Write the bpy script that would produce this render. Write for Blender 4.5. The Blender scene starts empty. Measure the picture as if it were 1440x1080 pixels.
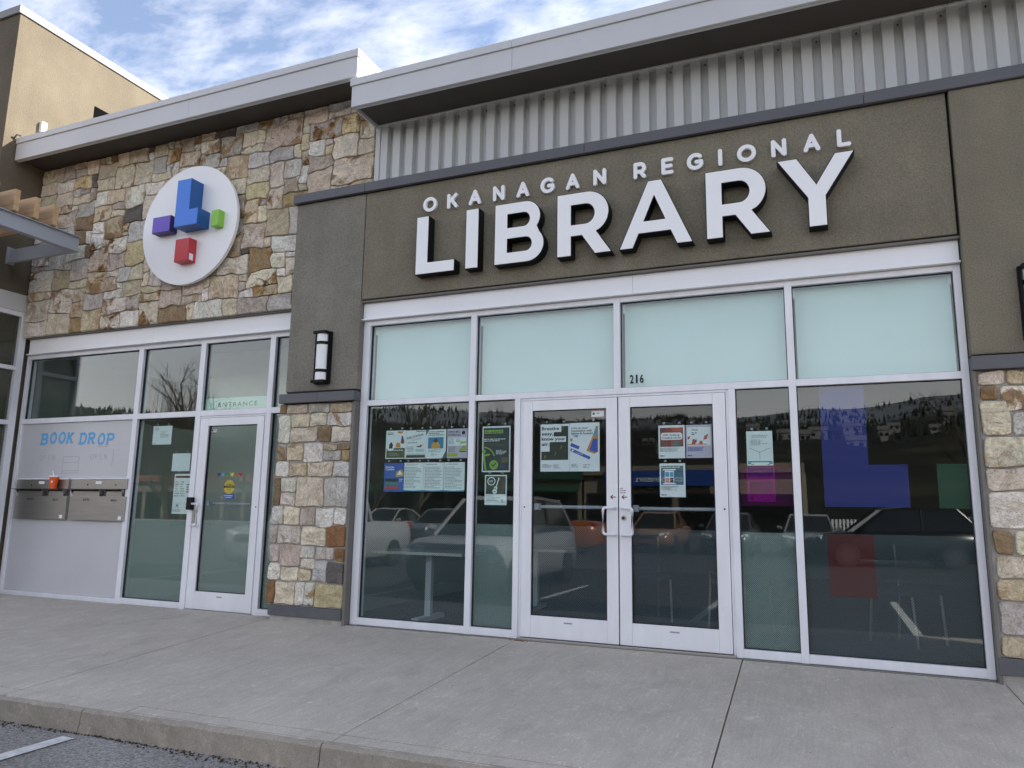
import bpy, bmesh, math, random
from mathutils import Vector, Matrix, noise
R = math.radians
rnd = random.Random(7)
scene = bpy.context.scene
col = scene.collection

# ------------------------------------------------------------------ camera
CAM = (1.83492, -6.70996, 1.16622); YAW, PIT, ROL = 0.397782, 0.1679995, 0.0155313
cd = bpy.data.cameras.new('camera'); cam = bpy.data.objects.new('camera', cd); col.objects.link(cam)
cd.sensor_width = 36.0; cd.lens = 1047.55 / 1440 * 36; cd.clip_start = 0.05; cd.clip_end = 12000
fw = Vector((-math.sin(YAW) * math.cos(PIT), math.cos(YAW) * math.cos(PIT), math.sin(PIT)))
rt = Vector((math.cos(YAW), math.sin(YAW), 0)); up = rt.cross(fw)
rr = math.cos(ROL) * rt + math.sin(ROL) * up; uu = -math.sin(ROL) * rt + math.cos(ROL) * up
m3 = Matrix((rr, uu, -fw)).transposed()
cam.matrix_world = Matrix.Translation(CAM) @ m3.to_4x4()
scene.camera = cam

# ------------------------------------------------------------------ sun, sky, exposure
SUN = Vector((1.43, 1.0, 1.25)).normalized()
sl = bpy.data.lights.new('sun', 'SUN'); sun = bpy.data.objects.new('sun', sl); col.objects.link(sun)
sl.energy = 2.7; sl.angle = R(0.53); sl.color = (1.0, 0.93, 0.82)
sun.rotation_euler = (-SUN).to_track_quat('-Z', 'Y').to_euler(); sun.location = (30, 20, 30)
world = bpy.data.worlds.new('World'); scene.world = world; world.use_nodes = True
wn, wl = world.node_tree.nodes, world.node_tree.links
wn.clear()
def W(t, **k):
    n = wn.new(t)
    for a, b in k.items(): setattr(n, a, b)
    return n
sky = W('ShaderNodeTexSky', sky_type='NISHITA', sun_disc=False, sun_elevation=math.asin(SUN.z),
        sun_rotation=math.atan2(SUN.x, SUN.y), air_density=1.0, dust_density=0.6, ozone_density=4.0)
tc = W('ShaderNodeTexCoord'); sep = W('ShaderNodeSeparateXYZ'); wl.new(tc.outputs['Generated'], sep.inputs[0])
mx = W('ShaderNodeMath', operation='MAXIMUM'); mx.inputs[1].default_value = 0.0; wl.new(sep.outputs['Z'], mx.inputs[0])
ad = W('ShaderNodeMath', operation='ADD'); ad.inputs[1].default_value = 0.13; wl.new(mx.outputs[0], ad.inputs[0])
dx = W('ShaderNodeMath', operation='DIVIDE'); wl.new(sep.outputs['X'], dx.inputs[0]); wl.new(ad.outputs[0], dx.inputs[1])
dy = W('ShaderNodeMath', operation='DIVIDE'); wl.new(sep.outputs['Y'], dy.inputs[0]); wl.new(ad.outputs[0], dy.inputs[1])
cb = W('ShaderNodeCombineXYZ'); wl.new(dx.outputs[0], cb.inputs[0]); wl.new(dy.outputs[0], cb.inputs[1])
mp = W('ShaderNodeMapping'); mp.inputs['Rotation'].default_value = (0, 0, R(-28)); mp.inputs['Scale'].default_value = (1.0, 1.9, 1); mp.inputs['Location'].default_value = (0.7, 0.35, 0)
wl.new(cb.outputs[0], mp.inputs['Vector'])
n1 = W('ShaderNodeTexNoise'); n1.inputs['Scale'].default_value = 0.9; n1.inputs['Detail'].default_value = 5; n1.inputs['Roughness'].default_value = 0.55; n1.inputs['Distortion'].default_value = 0.2
n2 = W('ShaderNodeTexNoise'); n2.inputs['Scale'].default_value = 7.0; n2.inputs['Detail'].default_value = 6; n2.inputs['Roughness'].default_value = 0.62; n2.inputs['Distortion'].default_value = 0.15
wl.new(mp.outputs[0], n1.inputs['Vector']); wl.new(mp.outputs[0], n2.inputs['Vector'])
m1 = W('ShaderNodeMath', operation='MULTIPLY'); m1.inputs[1].default_value = 0.62; wl.new(n1.outputs[0], m1.inputs[0])
m2 = W('ShaderNodeMath', operation='MULTIPLY_ADD'); m2.inputs[1].default_value = 0.62; wl.new(n2.outputs[0], m2.inputs[0]); wl.new(m1.outputs[0], m2.inputs[2])
rp = W('ShaderNodeValToRGB'); wl.new(m2.outputs[0], rp.inputs[0])
rp.color_ramp.elements[0].position = 0.52; rp.color_ramp.elements[0].color = (0.05, 0.05, 0.05, 1)
rp.color_ramp.elements[1].position = 0.92; rp.color_ramp.elements[1].color = (0.42, 0.42, 0.42, 1)
# more veil towards the horizon, raised as added fill light for the facade
hz = W('ShaderNodeMapRange'); hz.inputs['From Min'].default_value = 0.0; hz.inputs['From Max'].default_value = 0.50; hz.inputs['To Min'].default_value = 1.0; hz.inputs['To Max'].default_value = 0.0
wl.new(mx.outputs[0], hz.inputs['Value'])
vm = W('ShaderNodeMath', operation='MAXIMUM'); wl.new(rp.outputs[0], vm.inputs[0]); wl.new(hz.outputs[0], vm.inputs[1])
skm = W('ShaderNodeVectorMath', operation='SCALE'); skm.inputs['Scale'].default_value = 0.46; wl.new(sky.outputs[0], skm.inputs[0])
mixc = W('ShaderNodeMixRGB'); mixc.inputs[2].default_value = (6.45, 6.0, 5.55, 1)
wl.new(vm.outputs[0], mixc.inputs[0]); wl.new(skm.outputs[0], mixc.inputs[1])
bg = W('ShaderNodeBackground'); bg.inputs['Strength'].default_value = 0.10; wl.new(mixc.outputs[0], bg.inputs['Color'])
wo = W('ShaderNodeOutputWorld'); wl.new(bg.outputs[0], wo.inputs[0])
vs = scene.view_settings; vs.view_transform = 'Standard'; vs.look = 'None'; vs.exposure = 2.38; vs.gamma = 1.0; vs.use_curve_mapping = False
scene.cycles.max_bounces = 7; scene.cycles.diffuse_bounces = 3; scene.cycles.glossy_bounces = 3; scene.cycles.transparent_max_bounces = 16
scene.cycles.caustics_reflective = False; scene.cycles.caustics_refractive = False

# ------------------------------------------------------------------ materials
def mat(name, color, rough=0.6, metal=0.0, spec=0.5, var=0.0, vscale=4.0, bump=0.0, bscale=60.0, bdist=0.01, stretch=(1, 1, 1)):
    m = bpy.data.materials.new(name); m.use_nodes = True; nt = m.node_tree; b = nt.nodes['Principled BSDF']
    b.inputs['Base Color'].default_value = (*color, 1); b.inputs['Roughness'].default_value = rough
    b.inputs['Metallic'].default_value = metal; b.inputs['Specular IOR Level'].default_value = spec
    if var or bump:
        t = nt.nodes.new('ShaderNodeTexCoord'); mpn = nt.nodes.new('ShaderNodeMapping'); mpn.inputs['Scale'].default_value = stretch
        nt.links.new(t.outputs['Object'], mpn.inputs['Vector'])
    if var:
        n = nt.nodes.new('ShaderNodeTexNoise'); n.inputs['Scale'].default_value = vscale; n.inputs['Detail'].default_value = 6; n.inputs['Roughness'].default_value = 0.6
        nt.links.new(mpn.outputs[0], n.inputs['Vector'])
        r_ = nt.nodes.new('ShaderNodeMapRange'); r_.inputs['From Min'].default_value = 0.3; r_.inputs['From Max'].default_value = 0.7
        r_.inputs['To Min'].default_value = 1 - var; r_.inputs['To Max'].default_value = 1 + var
        nt.links.new(n.outputs[0], r_.inputs['Value'])
        mu = nt.nodes.new('ShaderNodeVectorMath'); mu.operation = 'SCALE'; mu.inputs[0].default_value = color
        nt.links.new(r_.outputs[0], mu.inputs['Scale']); nt.links.new(mu.outputs[0], b.inputs['Base Color'])
    if bump:
        n = nt.nodes.new('ShaderNodeTexNoise'); n.inputs['Scale'].default_value = bscale; n.inputs['Detail'].default_value = 4; n.inputs['Roughness'].default_value = 0.6
        nt.links.new(mpn.outputs[0], n.inputs['Vector'])
        bp = nt.nodes.new('ShaderNodeBump'); bp.inputs['Strength'].default_value = bump; bp.inputs['Distance'].default_value = bdist
        nt.links.new(n.outputs[0], bp.inputs['Height']); nt.links.new(bp.outputs[0], b.inputs['Normal'])
    return m

def stucco_mat(name, color):
    m = bpy.data.materials.new(name); m.use_nodes = True; nt = m.node_tree; N, L = nt.nodes, nt.links; b = N['Principled BSDF']
    b.inputs['Roughness'].default_value = 0.9; b.inputs['Specular IOR Level'].default_value = 0.25
    t = N.new('ShaderNodeTexCoord')
    a = N.new('ShaderNodeTexNoise'); a.inputs['Scale'].default_value = 1.3; a.inputs['Detail'].default_value = 7; a.inputs['Roughness'].default_value = 0.65
    g = N.new('ShaderNodeTexNoise'); g.inputs['Scale'].default_value = 95; g.inputs['Detail'].default_value = 3
    v = N.new('ShaderNodeTexVoronoi'); v.inputs['Scale'].default_value = 2.3; v.feature = 'SMOOTH_F1'; v.inputs['Randomness'].default_value = 1.0
    for q in (a, g, v): L.new(t.outputs['Object'], q.inputs['Vector'])
    r1 = N.new('ShaderNodeMapRange'); r1.inputs[1].default_value = 0.3; r1.inputs[2].default_value = 0.7; r1.inputs[3].default_value = 0.86; r1.inputs[4].default_value = 1.14; L.new(a.outputs[0], r1.inputs[0])
    r2 = N.new('ShaderNodeMapRange'); r2.inputs[1].default_value = 0.3; r2.inputs[2].default_value = 0.7; r2.inputs[3].default_value = 0.78; r2.inputs[4].default_value = 1.22; L.new(g.outputs[0], r2.inputs[0])
    r3 = N.new('ShaderNodeMapRange'); r3.inputs[1].default_value = 0.0; r3.inputs[2].default_value = 0.16; r3.inputs[3].default_value = 1.13; r3.inputs[4].default_value = 1.0; L.new(v.outputs['Distance'], r3.inputs[0])
    k = N.new('ShaderNodeMath'); k.operation = 'MULTIPLY'; L.new(r1.outputs[0], k.inputs[0]); L.new(r2.outputs[0], k.inputs[1])
    ms = N.new('ShaderNodeMapping'); ms.inputs['Scale'].default_value = (4.5, 4.5, .35); L.new(t.outputs['Object'], ms.inputs['Vector'])
    dn = N.new('ShaderNodeTexNoise'); dn.inputs['Scale'].default_value = 1.0; dn.inputs['Detail'].default_value = 5; L.new(ms.outputs[0], dn.inputs['Vector'])
    r4 = N.new('ShaderNodeMapRange'); r4.inputs[1].default_value = .35; r4.inputs[2].default_value = .65; r4.inputs[3].default_value = .95; r4.inputs[4].default_value = 1.04; L.new(dn.outputs[0], r4.inputs[0])
    k3 = N.new('ShaderNodeMath'); k3.operation = 'MULTIPLY'; L.new(r3.outputs[0], k3.inputs[0]); L.new(r4.outputs[0], k3.inputs[1])
    k2 = N.new('ShaderNodeMath'); k2.operation = 'MULTIPLY'; L.new(k.outputs[0], k2.inputs[0]); L.new(k3.outputs[0], k2.inputs[1])
    s = N.new('ShaderNodeVectorMath'); s.operation = 'SCALE'; s.inputs[0].default_value = color; L.new(k2.outputs[0], s.inputs['Scale']); L.new(s.outputs[0], b.inputs['Base Color'])
    g2 = N.new('ShaderNodeTexNoise'); g2.inputs['Scale'].default_value = 42; g2.inputs['Detail'].default_value = 6; g2.inputs['Roughness'].default_value = 0.7; L.new(t.outputs['Object'], g2.inputs['Vector'])
    bp = N.new('ShaderNodeBump'); bp.inputs['Strength'].default_value = 0.75; bp.inputs['Distance'].default_value = 0.010
    L.new(g2.outputs[0], bp.inputs['Height']); L.new(bp.outputs[0], b.inputs['Normal'])
    return m

def stone_mat():
    m = bpy.data.materials.new('ledge_stone'); m.use_nodes = True; nt = m.node_tree; N, L = nt.nodes, nt.links; b = N['Principled BSDF']
    b.inputs['Roughness'].default_value = 0.85; b.inputs['Specular IOR Level'].default_value = 0.25
    t = N.new('ShaderNodeTexCoord'); oi = N.new('ShaderNodeObjectInfo')
    off = N.new('ShaderNodeVectorMath'); off.operation = 'SCALE'; off.inputs[0].default_value = (137.0, 53.0, 91.0); L.new(oi.outputs['Random'], off.inputs['Scale'])
    rot = N.new('ShaderNodeVectorRotate'); rot.rotation_type = 'Y_AXIS'; L.new(t.outputs['Object'], rot.inputs['Vector'])
    an = N.new('ShaderNodeMath'); an.operation = 'MULTIPLY'; an.inputs[1].default_value = 41.0; L.new(oi.outputs['Random'], an.inputs[0]); L.new(an.outputs[0], rot.inputs['Angle'])
    add = N.new('ShaderNodeVectorMath'); add.operation = 'ADD'; L.new(rot.outputs[0], add.inputs[0]); L.new(off.outputs[0], add.inputs[1])
    st = N.new('ShaderNodeMapping'); st.inputs['Scale'].default_value = (1.0, 1.0, 2.1); L.new(add.outputs[0], st.inputs['Vector'])
    def nz(scale, det, rough, dist, src):
        n = N.new('ShaderNodeTexNoise'); n.inputs['Scale'].default_value = scale; n.inputs['Detail'].default_value = det; n.inputs['Roughness'].default_value = rough; n.inputs['Distortion'].default_value = dist
        L.new(src.outputs[0], n.inputs['Vector']); return n
    band = nz(4.0, 5, 0.6, 1.6, st); blot = nz(5.0, 5, 0.65, 0.6, add); fine = nz(55, 5, 0.7, 0.2, add); vein = nz(3.0, 4, 0.6, 2.2, st)
    # light / dark bands
    rb = N.new('ShaderNodeMapRange'); rb.inputs[1].default_value = 0.3; rb.inputs[2].default_value = 0.7; rb.inputs[3].default_value = 0.70; rb.inputs[4].default_value = 1.20; L.new(band.outputs[0], rb.inputs[0])
    rf = N.new('ShaderNodeMapRange'); rf.inputs[1].default_value = 0.3; rf.inputs[2].default_value = 0.7; rf.inputs[3].default_value = 0.70; rf.inputs[4].default_value = 1.26; L.new(fine.outputs[0], rf.inputs[0])
    k = N.new('ShaderNodeMath'); k.operation = 'MULTIPLY'; L.new(rb.outputs[0], k.inputs[0]); L.new(rf.outputs[0], k.inputs[1])
    sc = N.new('ShaderNodeVectorMath'); sc.operation = 'SCALE'; L.new(oi.outputs['Color'], sc.inputs[0]); L.new(k.outputs[0], sc.inputs['Scale'])
    # ochre / rust blotches, amount set per stone by object alpha
    ro = N.new('ShaderNodeValToRGB'); ro.color_ramp.elements[0].position = 0.50; ro.color_ramp.elements[1].position = 0.58; L.new(blot.outputs[0], ro.inputs[0])
    am = N.new('ShaderNodeMath'); am.operation = 'MULTIPLY'; L.new(ro.outputs[0], am.inputs[0]); L.new(oi.outputs['Alpha'], am.inputs[1])
    rc = N.new('ShaderNodeValToRGB'); rc.color_ramp.elements[0].color = (0.40, 0.24, 0.09, 1); rc.color_ramp.elements[1].color = (0.14, 0.075, 0.035, 1)
    rc.color_ramp.elements[0].position = 0.42; rc.color_ramp.elements[1].position = 0.58; L.new(band.outputs[0], rc.inputs[0])
    mo = N.new('ShaderNodeMixRGB'); L.new(am.outputs[0], mo.inputs[0]); L.new(sc.outputs[0], mo.inputs[1]); L.new(rc.outputs[0], mo.inputs[2])
    # thin dark veins
    rv = N.new('ShaderNodeValToRGB'); e = rv.color_ramp.elements; e[0].position = 0.485; e[0].color = (0, 0, 0, 1); e[1].position = 0.5; e[1].color = (0.6, 0.6, 0.6, 1)
    e2 = rv.color_ramp.elements.new(0.515); e2.color = (0, 0, 0, 1); L.new(vein.outputs[0], rv.inputs[0])
    mv = N.new('ShaderNodeMixRGB'); mv.inputs[2].default_value = (0.13, 0.09, 0.055, 1); L.new(rv.outputs[0], mv.inputs[0]); L.new(mo.outputs[0], mv.inputs[1])
    L.new(mv.outputs[0], b.inputs['Base Color'])
    hs = N.new('ShaderNodeMath'); hs.operation = 'MULTIPLY_ADD'; hs.inputs[1].default_value = 0.5; L.new(fine.outputs[0], hs.inputs[0]); L.new(band.outputs[0], hs.inputs[2])
    bp = N.new('ShaderNodeBump'); bp.inputs['Strength'].default_value = 0.9; bp.inputs['Distance'].default_value = 0.02; L.new(hs.outputs[0], bp.inputs['Height']); L.new(bp.outputs[0], b.inputs['Normal'])
    return m

def concrete_mat(name, color, broom=True, spots=True):
    m = bpy.data.materials.new(name); m.use_nodes = True; nt = m.node_tree; N, L = nt.nodes, nt.links; b = N['Principled BSDF']
    b.inputs['Roughness'].default_value = 0.85; b.inputs['Specular IOR Level'].default_value = 0.3
    t = N.new('ShaderNodeTexCoord')
    def nz(scale, det, rough, sc=(1, 1, 1), dist=0.0):
        mpn = N.new('ShaderNodeMapping'); mpn.inputs['Scale'].default_value = sc; L.new(t.outputs['Object'], mpn.inputs['Vector'])
        n = N.new('ShaderNodeTexNoise'); n.inputs['Scale'].default_value = scale; n.inputs['Detail'].default_value = det; n.inputs['Roughness'].default_value = rough; n.inputs['Distortion'].default_value = dist
        L.new(mpn.outputs[0], n.inputs['Vector']); return n
    def mr(n, a, c, lo=0.3, hi=0.7):
        r_ = N.new('ShaderNodeMapRange'); r_.inputs[1].default_value = lo; r_.inputs[2].default_value = hi; r_.inputs[3].default_value = a; r_.inputs[4].default_value = c; L.new(n.outputs[0], r_.inputs[0]); return r_
    big = mr(nz(0.8, 6, 0.65, (1, 1.0, 1), 0.5), 0.91, 1.08)
    gum = N.new('ShaderNodeTexVoronoi'); gum.inputs['Scale'].default_value = 1.9; gum.inputs['Randomness'].default_value = 1.0; L.new(t.outputs['Object'], gum.inputs['Vector'])
    gm = N.new('ShaderNodeMapRange'); gm.inputs[1].default_value = 0.018; gm.inputs[2].default_value = 0.03; gm.inputs[3].default_value = 0.62; gm.inputs[4].default_value = 1.0; L.new(gum.outputs['Distance'], gm.inputs[0])
    wet = mr(nz(1.6, 5, 0.6, (1, .35, 1), 1.2), 0.90, 1.0, 0.30, 0.44)
    mid = mr(nz(5.0, 7, 0.75, (1, .5, 1), 0.8), 0.88, 1.10)
    fin = mr(nz(120, 3, 0.6), 0.82, 1.18)
    br = mr(nz(60, 4, 0.6, (1, 0.03, 1)), 0.94, 1.06)
    sp = mr(nz(16, 6, 0.7, (1, .6, 1), 1.2), 1.0, 1.30, 0.56, 0.70)
    k = None
    for q in (big, mid, fin, br, sp, gm, wet):
        if k is None: k = q; continue
        x = N.new('ShaderNodeMath'); x.operation = 'MULTIPLY'; L.new(k.outputs[0], x.inputs[0]); L.new(q.outputs[0], x.inputs[1]); k = x
    s = N.new('ShaderNodeVectorMath'); s.operation = 'SCALE'; s.inputs[0].default_value = color; L.new(k.outputs[0], s.inputs['Scale']); L.new(s.outputs[0], b.inputs['Base Color'])
    bp = N.new('ShaderNodeBump'); bp.inputs['Strength'].default_value = 0.5; bp.inputs['Distance'].default_value = 0.004
    L.new(br.outputs[0] if broom else fin.outputs[0], bp.inputs['Height']); L.new(bp.outputs[0], b.inputs['Normal'])
    return m

def asphalt_mat():
    m = bpy.data.materials.new('asphalt'); m.use_nodes = True; nt = m.node_tree; N, L = nt.nodes, nt.links; b = N['Principled BSDF']
    b.inputs['Roughness'].default_value = 0.85
    t = N.new('ShaderNodeTexCoord')
    v = N.new('ShaderNodeTexVoronoi'); v.inputs['Scale'].default_value = 95; L.new(t.outputs['Object'], v.inputs['Vector'])
    n = N.new('ShaderNodeTexNoise'); n.inputs['Scale'].default_value = 1.2; n.inputs['Detail'].default_value = 7; L.new(t.outputs['Object'], n.inputs['Vector'])
    r1 = N.new('ShaderNodeValToRGB'); r1.color_ramp.elements[0].color = (0.09, 0.086, 0.08, 1); r1.color_ramp.elements[1].color = (0.40, 0.385, 0.36, 1); L.new(v.outputs['Color'], r1.inputs[0])
    r2 = N.new('ShaderNodeMapRange'); r2.inputs[1].default_value = 0.3; r2.inputs[2].default_value = 0.7; r2.inputs[3].default_value = 0.75; r2.inputs[4].default_value = 1.3; L.new(n.outputs[0], r2.inputs[0])
    s = N.new('ShaderNodeVectorMath'); s.operation = 'SCALE'; L.new(r1.outputs[0], s.inputs[0]); L.new(r2.outputs[0], s.inputs['Scale']); L.new(s.outputs[0], b.inputs['Base Color'])
    bp = N.new('ShaderNodeBump'); bp.inputs['Strength'].default_value = 0.8; bp.inputs['Distance'].default_value = 0.006; L.new(v.outputs['Distance'], bp.inputs['Height']); L.new(bp.outputs[0], b.inputs['Normal'])
    return m

def glass_mat(name, tint, ior=1.75):
    m = bpy.data.materials.new(name); m.use_nodes = True; nt = m.node_tree; N, L = nt.nodes, nt.links
    N.remove(N['Principled BSDF']); out = N['Material Output']
    tr = N.new('ShaderNodeBsdfTransparent'); tr.inputs[0].default_value = (*tint, 1)
    gl = N.new('ShaderNodeBsdfGlossy'); gl.inputs['Roughness'].default_value = 0.0; gl.inputs['Color'].default_value = (0.95, 0.97, 1.0, 1)
    t = N.new('ShaderNodeTexCoord'); n = N.new('ShaderNodeTexNoise'); n.inputs['Scale'].default_value = 0.8; n.inputs['Detail'].default_value = 1
    L.new(t.outputs['Object'], n.inputs['Vector']); bp = N.new('ShaderNodeBump'); bp.inputs['Strength'].default_value = 0.06; bp.inputs['Distance'].default_value = 0.01
    L.new(n.outputs[0], bp.inputs['Height']); L.new(bp.outputs[0], gl.inputs['Normal'])
    fr = N.new('ShaderNodeFresnel'); ge = N.new('ShaderNodeNewGeometry'); im = N.new('ShaderNodeMapRange')
    im.inputs[1].default_value = 0; im.inputs[2].default_value = 1; im.inputs[3].default_value = ior; im.inputs[4].default_value = 1 / ior
    L.new(ge.outputs['Backfacing'], im.inputs[0]); L.new(im.outputs[0], fr.inputs['IOR'])
    mx_ = N.new('ShaderNodeMixShader'); L.new(fr.outputs[0], mx_.inputs[0]); L.new(tr.outputs[0], mx_.inputs[1]); L.new(gl.outputs[0], mx_.inputs[2]); L.new(mx_.outputs[0], out.inputs[0])
    return m

def film_mat(name, color, amount, dots=None, tint=(1, 1, 1)):
    m = bpy.data.materials.new(name); m.use_nodes = True; nt = m.node_tree; N, L = nt.nodes, nt.links
    b = N['Principled BSDF']; b.inputs['Base Color'].default_value = (*color, 1); b.inputs['Roughness'].default_value = 0.6; out = N['Material Output']
    tr = N.new('ShaderNodeBsdfTransparent'); tr.inputs[0].default_value = (*tint, 1)
    mx_ = N.new('ShaderNodeMixShader'); mx_.inputs[0].default_value = amount
    if dots:
        t = N.new('ShaderNodeTexCoord'); s = N.new('ShaderNodeSeparateXYZ'); L.new(t.outputs['Object'], s.inputs[0])
        def sn(o):
            a = N.new('ShaderNodeMath'); a.operation = 'MULTIPLY'; a.inputs[1].default_value = 2 * math.pi / dots; L.new(o, a.inputs[0])
            c = N.new('ShaderNodeMath'); c.operation = 'SINE'; L.new(a.outputs[0], c.inputs[0]); return c
        sx_, sz_ = sn(s.outputs['X']), sn(s.outputs['Z'])
        p = N.new('ShaderNodeMath'); p.operation = 'MULTIPLY'; L.new(sx_.outputs[0], p.inputs[0]); L.new(sz_.outputs[0], p.inputs[1])
        r_ = N.new('ShaderNodeMapRange'); r_.inputs[1].default_value = -0.25; r_.inputs[2].default_value = 0.25; r_.inputs[3].default_value = amount * 0.35; r_.inputs[4].default_value = min(1, amount * 1.65); L.new(p.outputs[0], r_.inputs[0])
        L.new(r_.outputs[0], mx_.inputs[0])
    L.new(tr.outputs[0], mx_.inputs[1]); L.new(b.outputs[0], mx_.inputs[2]); L.new(mx_.outputs[0], out.inputs[0])
    return m

def lin(r, g, b):
    f = lambda c: ((c / 255 + 0.055) / 1.055) ** 2.4 if c > 10 else c / 255 / 12.92
    return (f(r), f(g), f(b))

M = {}
M['stucco'] = stucco_mat('taupe_stucco', (0.210, 0.190, 0.142))
M['stucco_pier'] = stucco_mat('grey_taupe_stucco', (0.228, 0.215, 0.180))
M['stucco_tower'] = stucco_mat('tan_stucco', (0.138, 0.117, 0.085))
M['stone'] = stone_mat()
M['mortar'] = mat('mortar', (0.40, 0.38, 0.35), 0.95, var=0.2, vscale=9, bump=0.8, bscale=90)
M['alu'] = mat('clear_anodised_aluminium', (0.78, 0.79, 0.83), 0.42, 0.05, var=0.07, vscale=3, stretch=(2, 2, .6))
M['alu_door'] = mat('door_aluminium', (0.79, 0.80, 0.83), 0.40, 0.05, var=0.05, vscale=3, stretch=(2, 2, .6))
M['header'] = mat('white_header_metal', (0.85, 0.855, 0.875), 0.45, 0.0, var=0.03, vscale=1.5)
M['fascia'] = mat('grey_fascia_metal', (0.58, 0.59, 0.61), 0.5, 0.0, var=0.04, vscale=1.2)
M['soffit'] = mat('brown_soffit_metal', (0.055, 0.048, 0.042), 0.6, var=0.1, vscale=3)
M['siding'] = mat('pale_grey_siding', (0.57, 0.58, 0.575), 0.45, var=0.05, vscale=2, stretch=(1, 1, .3))
M['cap'] = mat('charcoal_cap_flashing', (0.098, 0.098, 0.112), 0.5, var=0.08, vscale=3)
M['base'] = mat('charcoal_base_flashing', (0.10, 0.10, 0.108), 0.55, var=0.15, vscale=6)
M['grey_return'] = mat('grey_metal_return', (0.16, 0.15, 0.135), 0.6, var=0.1)
M['void'] = mat('dark_opening', (0.006, 0.006, 0.006), 1.0, spec=0.0)
M['cap_grey'] = mat('mid_grey_cap_metal', (0.24, 0.235, 0.235), 0.55, var=0.05)
M['gasket'] = mat('black_gasket', (0.012, 0.012, 0.013), 0.6)
M['walk'] = concrete_mat('broomed_concrete', (0.490, 0.448, 0.385))
M['kerb'] = concrete_mat('weathered_kerb_concrete', (0.34, 0.30, 0.245), broom=False)
M['asphalt'] = asphalt_mat()
M['paint'] = mat('road_paint', (0.62, 0.62, 0.60), 0.7, var=0.25, vscale=14)
M['white_face'] = mat('white_letter_face', (0.90, 0.905, 0.92), 0.4)
M['black'] = mat('black_return', (0.007, 0.007, 0.008), 0.55, spec=0.2)
M['steel'] = mat('brushed_steel', (0.40, 0.385, 0.36), 0.34, 0.85, var=0.08, vscale=3, stretch=(1, 1, 12))
M['steel_dark'] = mat('dark_steel', (0.10, 0.10, 0.10), 0.4, 0.7)
M['panel'] = mat('silver_book_drop_panel', (0.55, 0.555, 0.575), 0.42, 0.1, var=0.05, vscale=1.2)
M['glass'] = glass_mat('window_glass', (0.925, 0.972, 0.962), 1.52)
M['glass_clear'] = glass_mat('door_glass', (0.93, 0.96, 0.96), 1.40)
M['blind'] = mat('white_blind_fabric', (0.66, 0.80, 0.81), 0.9, var=0.03, vscale=2, bump=0.2, bscale=300)
M['film'] = film_mat('perforated_window_film', (0.16, 0.215, 0.25), 0.14, dots=0.021)
M['film_dense'] = film_mat('frosted_window_film', (0.22, 0.28, 0.27), 0.60, dots=0.016)
M['film_soft'] = film_mat('soft_frosted_film', (0.36, 0.42, 0.38), 0.42)
for nme, c, tn in (('blue', (0.003, 0.012, 0.19), (0.05, 0.08, 0.5)), ('purple', (0.12, 0.004, 0.10), (0.86, 0.10, 0.80)), ('green', (0.004, 0.06, 0.03), (0.05, 0.4, 0.2)), ('red', (0.085, 0.004, 0.006), (0.5, 0.04, 0.05))):
    M['film_' + nme] = film_mat('translucent_%s_film' % nme, c, 0.22 if nme == 'purple' else 0.85, tint=tn)
M['inwall'] = mat('interior_wall_paint', (0.30, 0.34, 0.30), 0.9)
M['inwall_green'] = mat('pale_green_wall_paint', (0.56, 0.62, 0.54), 0.9, var=0.05)
M['carpet'] = mat('dark_carpet', (0.05, 0.055, 0.06), 0.95, var=0.2, vscale=20)
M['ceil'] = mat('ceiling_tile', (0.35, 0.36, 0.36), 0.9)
M['paper'] = mat('paper', (0.80, 0.86, 0.87), 0.6)
M['lav'] = mat('lavender_paper', lin(196, 190, 208), 0.6)
M['ink'] = mat('black_ink', (0.014, 0.015, 0.018), 0.7)
M['greyink'] = mat('grey_ink', (0.30, 0.33, 0.35), 0.7)
M['wood'] = mat('cedar', (0.52, 0.34, 0.18), 0.7, var=0.22, vscale=3, bump=0.3, bscale=20, stretch=(0.6, 6, 6))
M['steelpaint'] = mat('grey_painted_steel', (0.36, 0.38, 0.42), 0.5)
M['diffuser'] = mat('white_lamp_diffuser', (0.85, 0.86, 0.87), 0.35)
def flat(key, rgb, rough=0.55): M[key] = mat(key, lin(*rgb), rough); return M[key]

# ------------------------------------------------------------------ mesh helpers
def tag(o, label=None, cat=None, group=None, kind=None):
    if label: o['label'] = label
    if cat: o['category'] = cat
    if group: o['group'] = group
    if kind: o['kind'] = kind
    return o
def link(o, parent=None):
    col.objects.link(o)
    if parent: o.parent = parent
    return o
def empty(name, loc=(0, 0, 0)):
    o = bpy.data.objects.new(name, None); o.location = loc; o.empty_display_size = 0.1; return link(o)
def mesh(name, verts, faces, m, parent=None, smooth=False):
    me = bpy.data.meshes.new(name); me.from_pydata([tuple(v) for v in verts], [], faces); me.materials.append(M[m] if isinstance(m, str) else m)
    bm = bmesh.new(); bm.from_mesh(me); bmesh.ops.recalc_face_normals(bm, faces=bm.faces); bm.to_mesh(me); bm.free()
    if smooth:
        for p in me.polygons: p.use_smooth = True
    return put(me, name, parent)
def put(me, name, parent=None):
    o = bpy.data.objects.new(name, me); link(o, parent)
    if parent is not None:
        if parent.parent is None: o.matrix_parent_inverse = Matrix.Translation(-parent.location)
    return o
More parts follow.
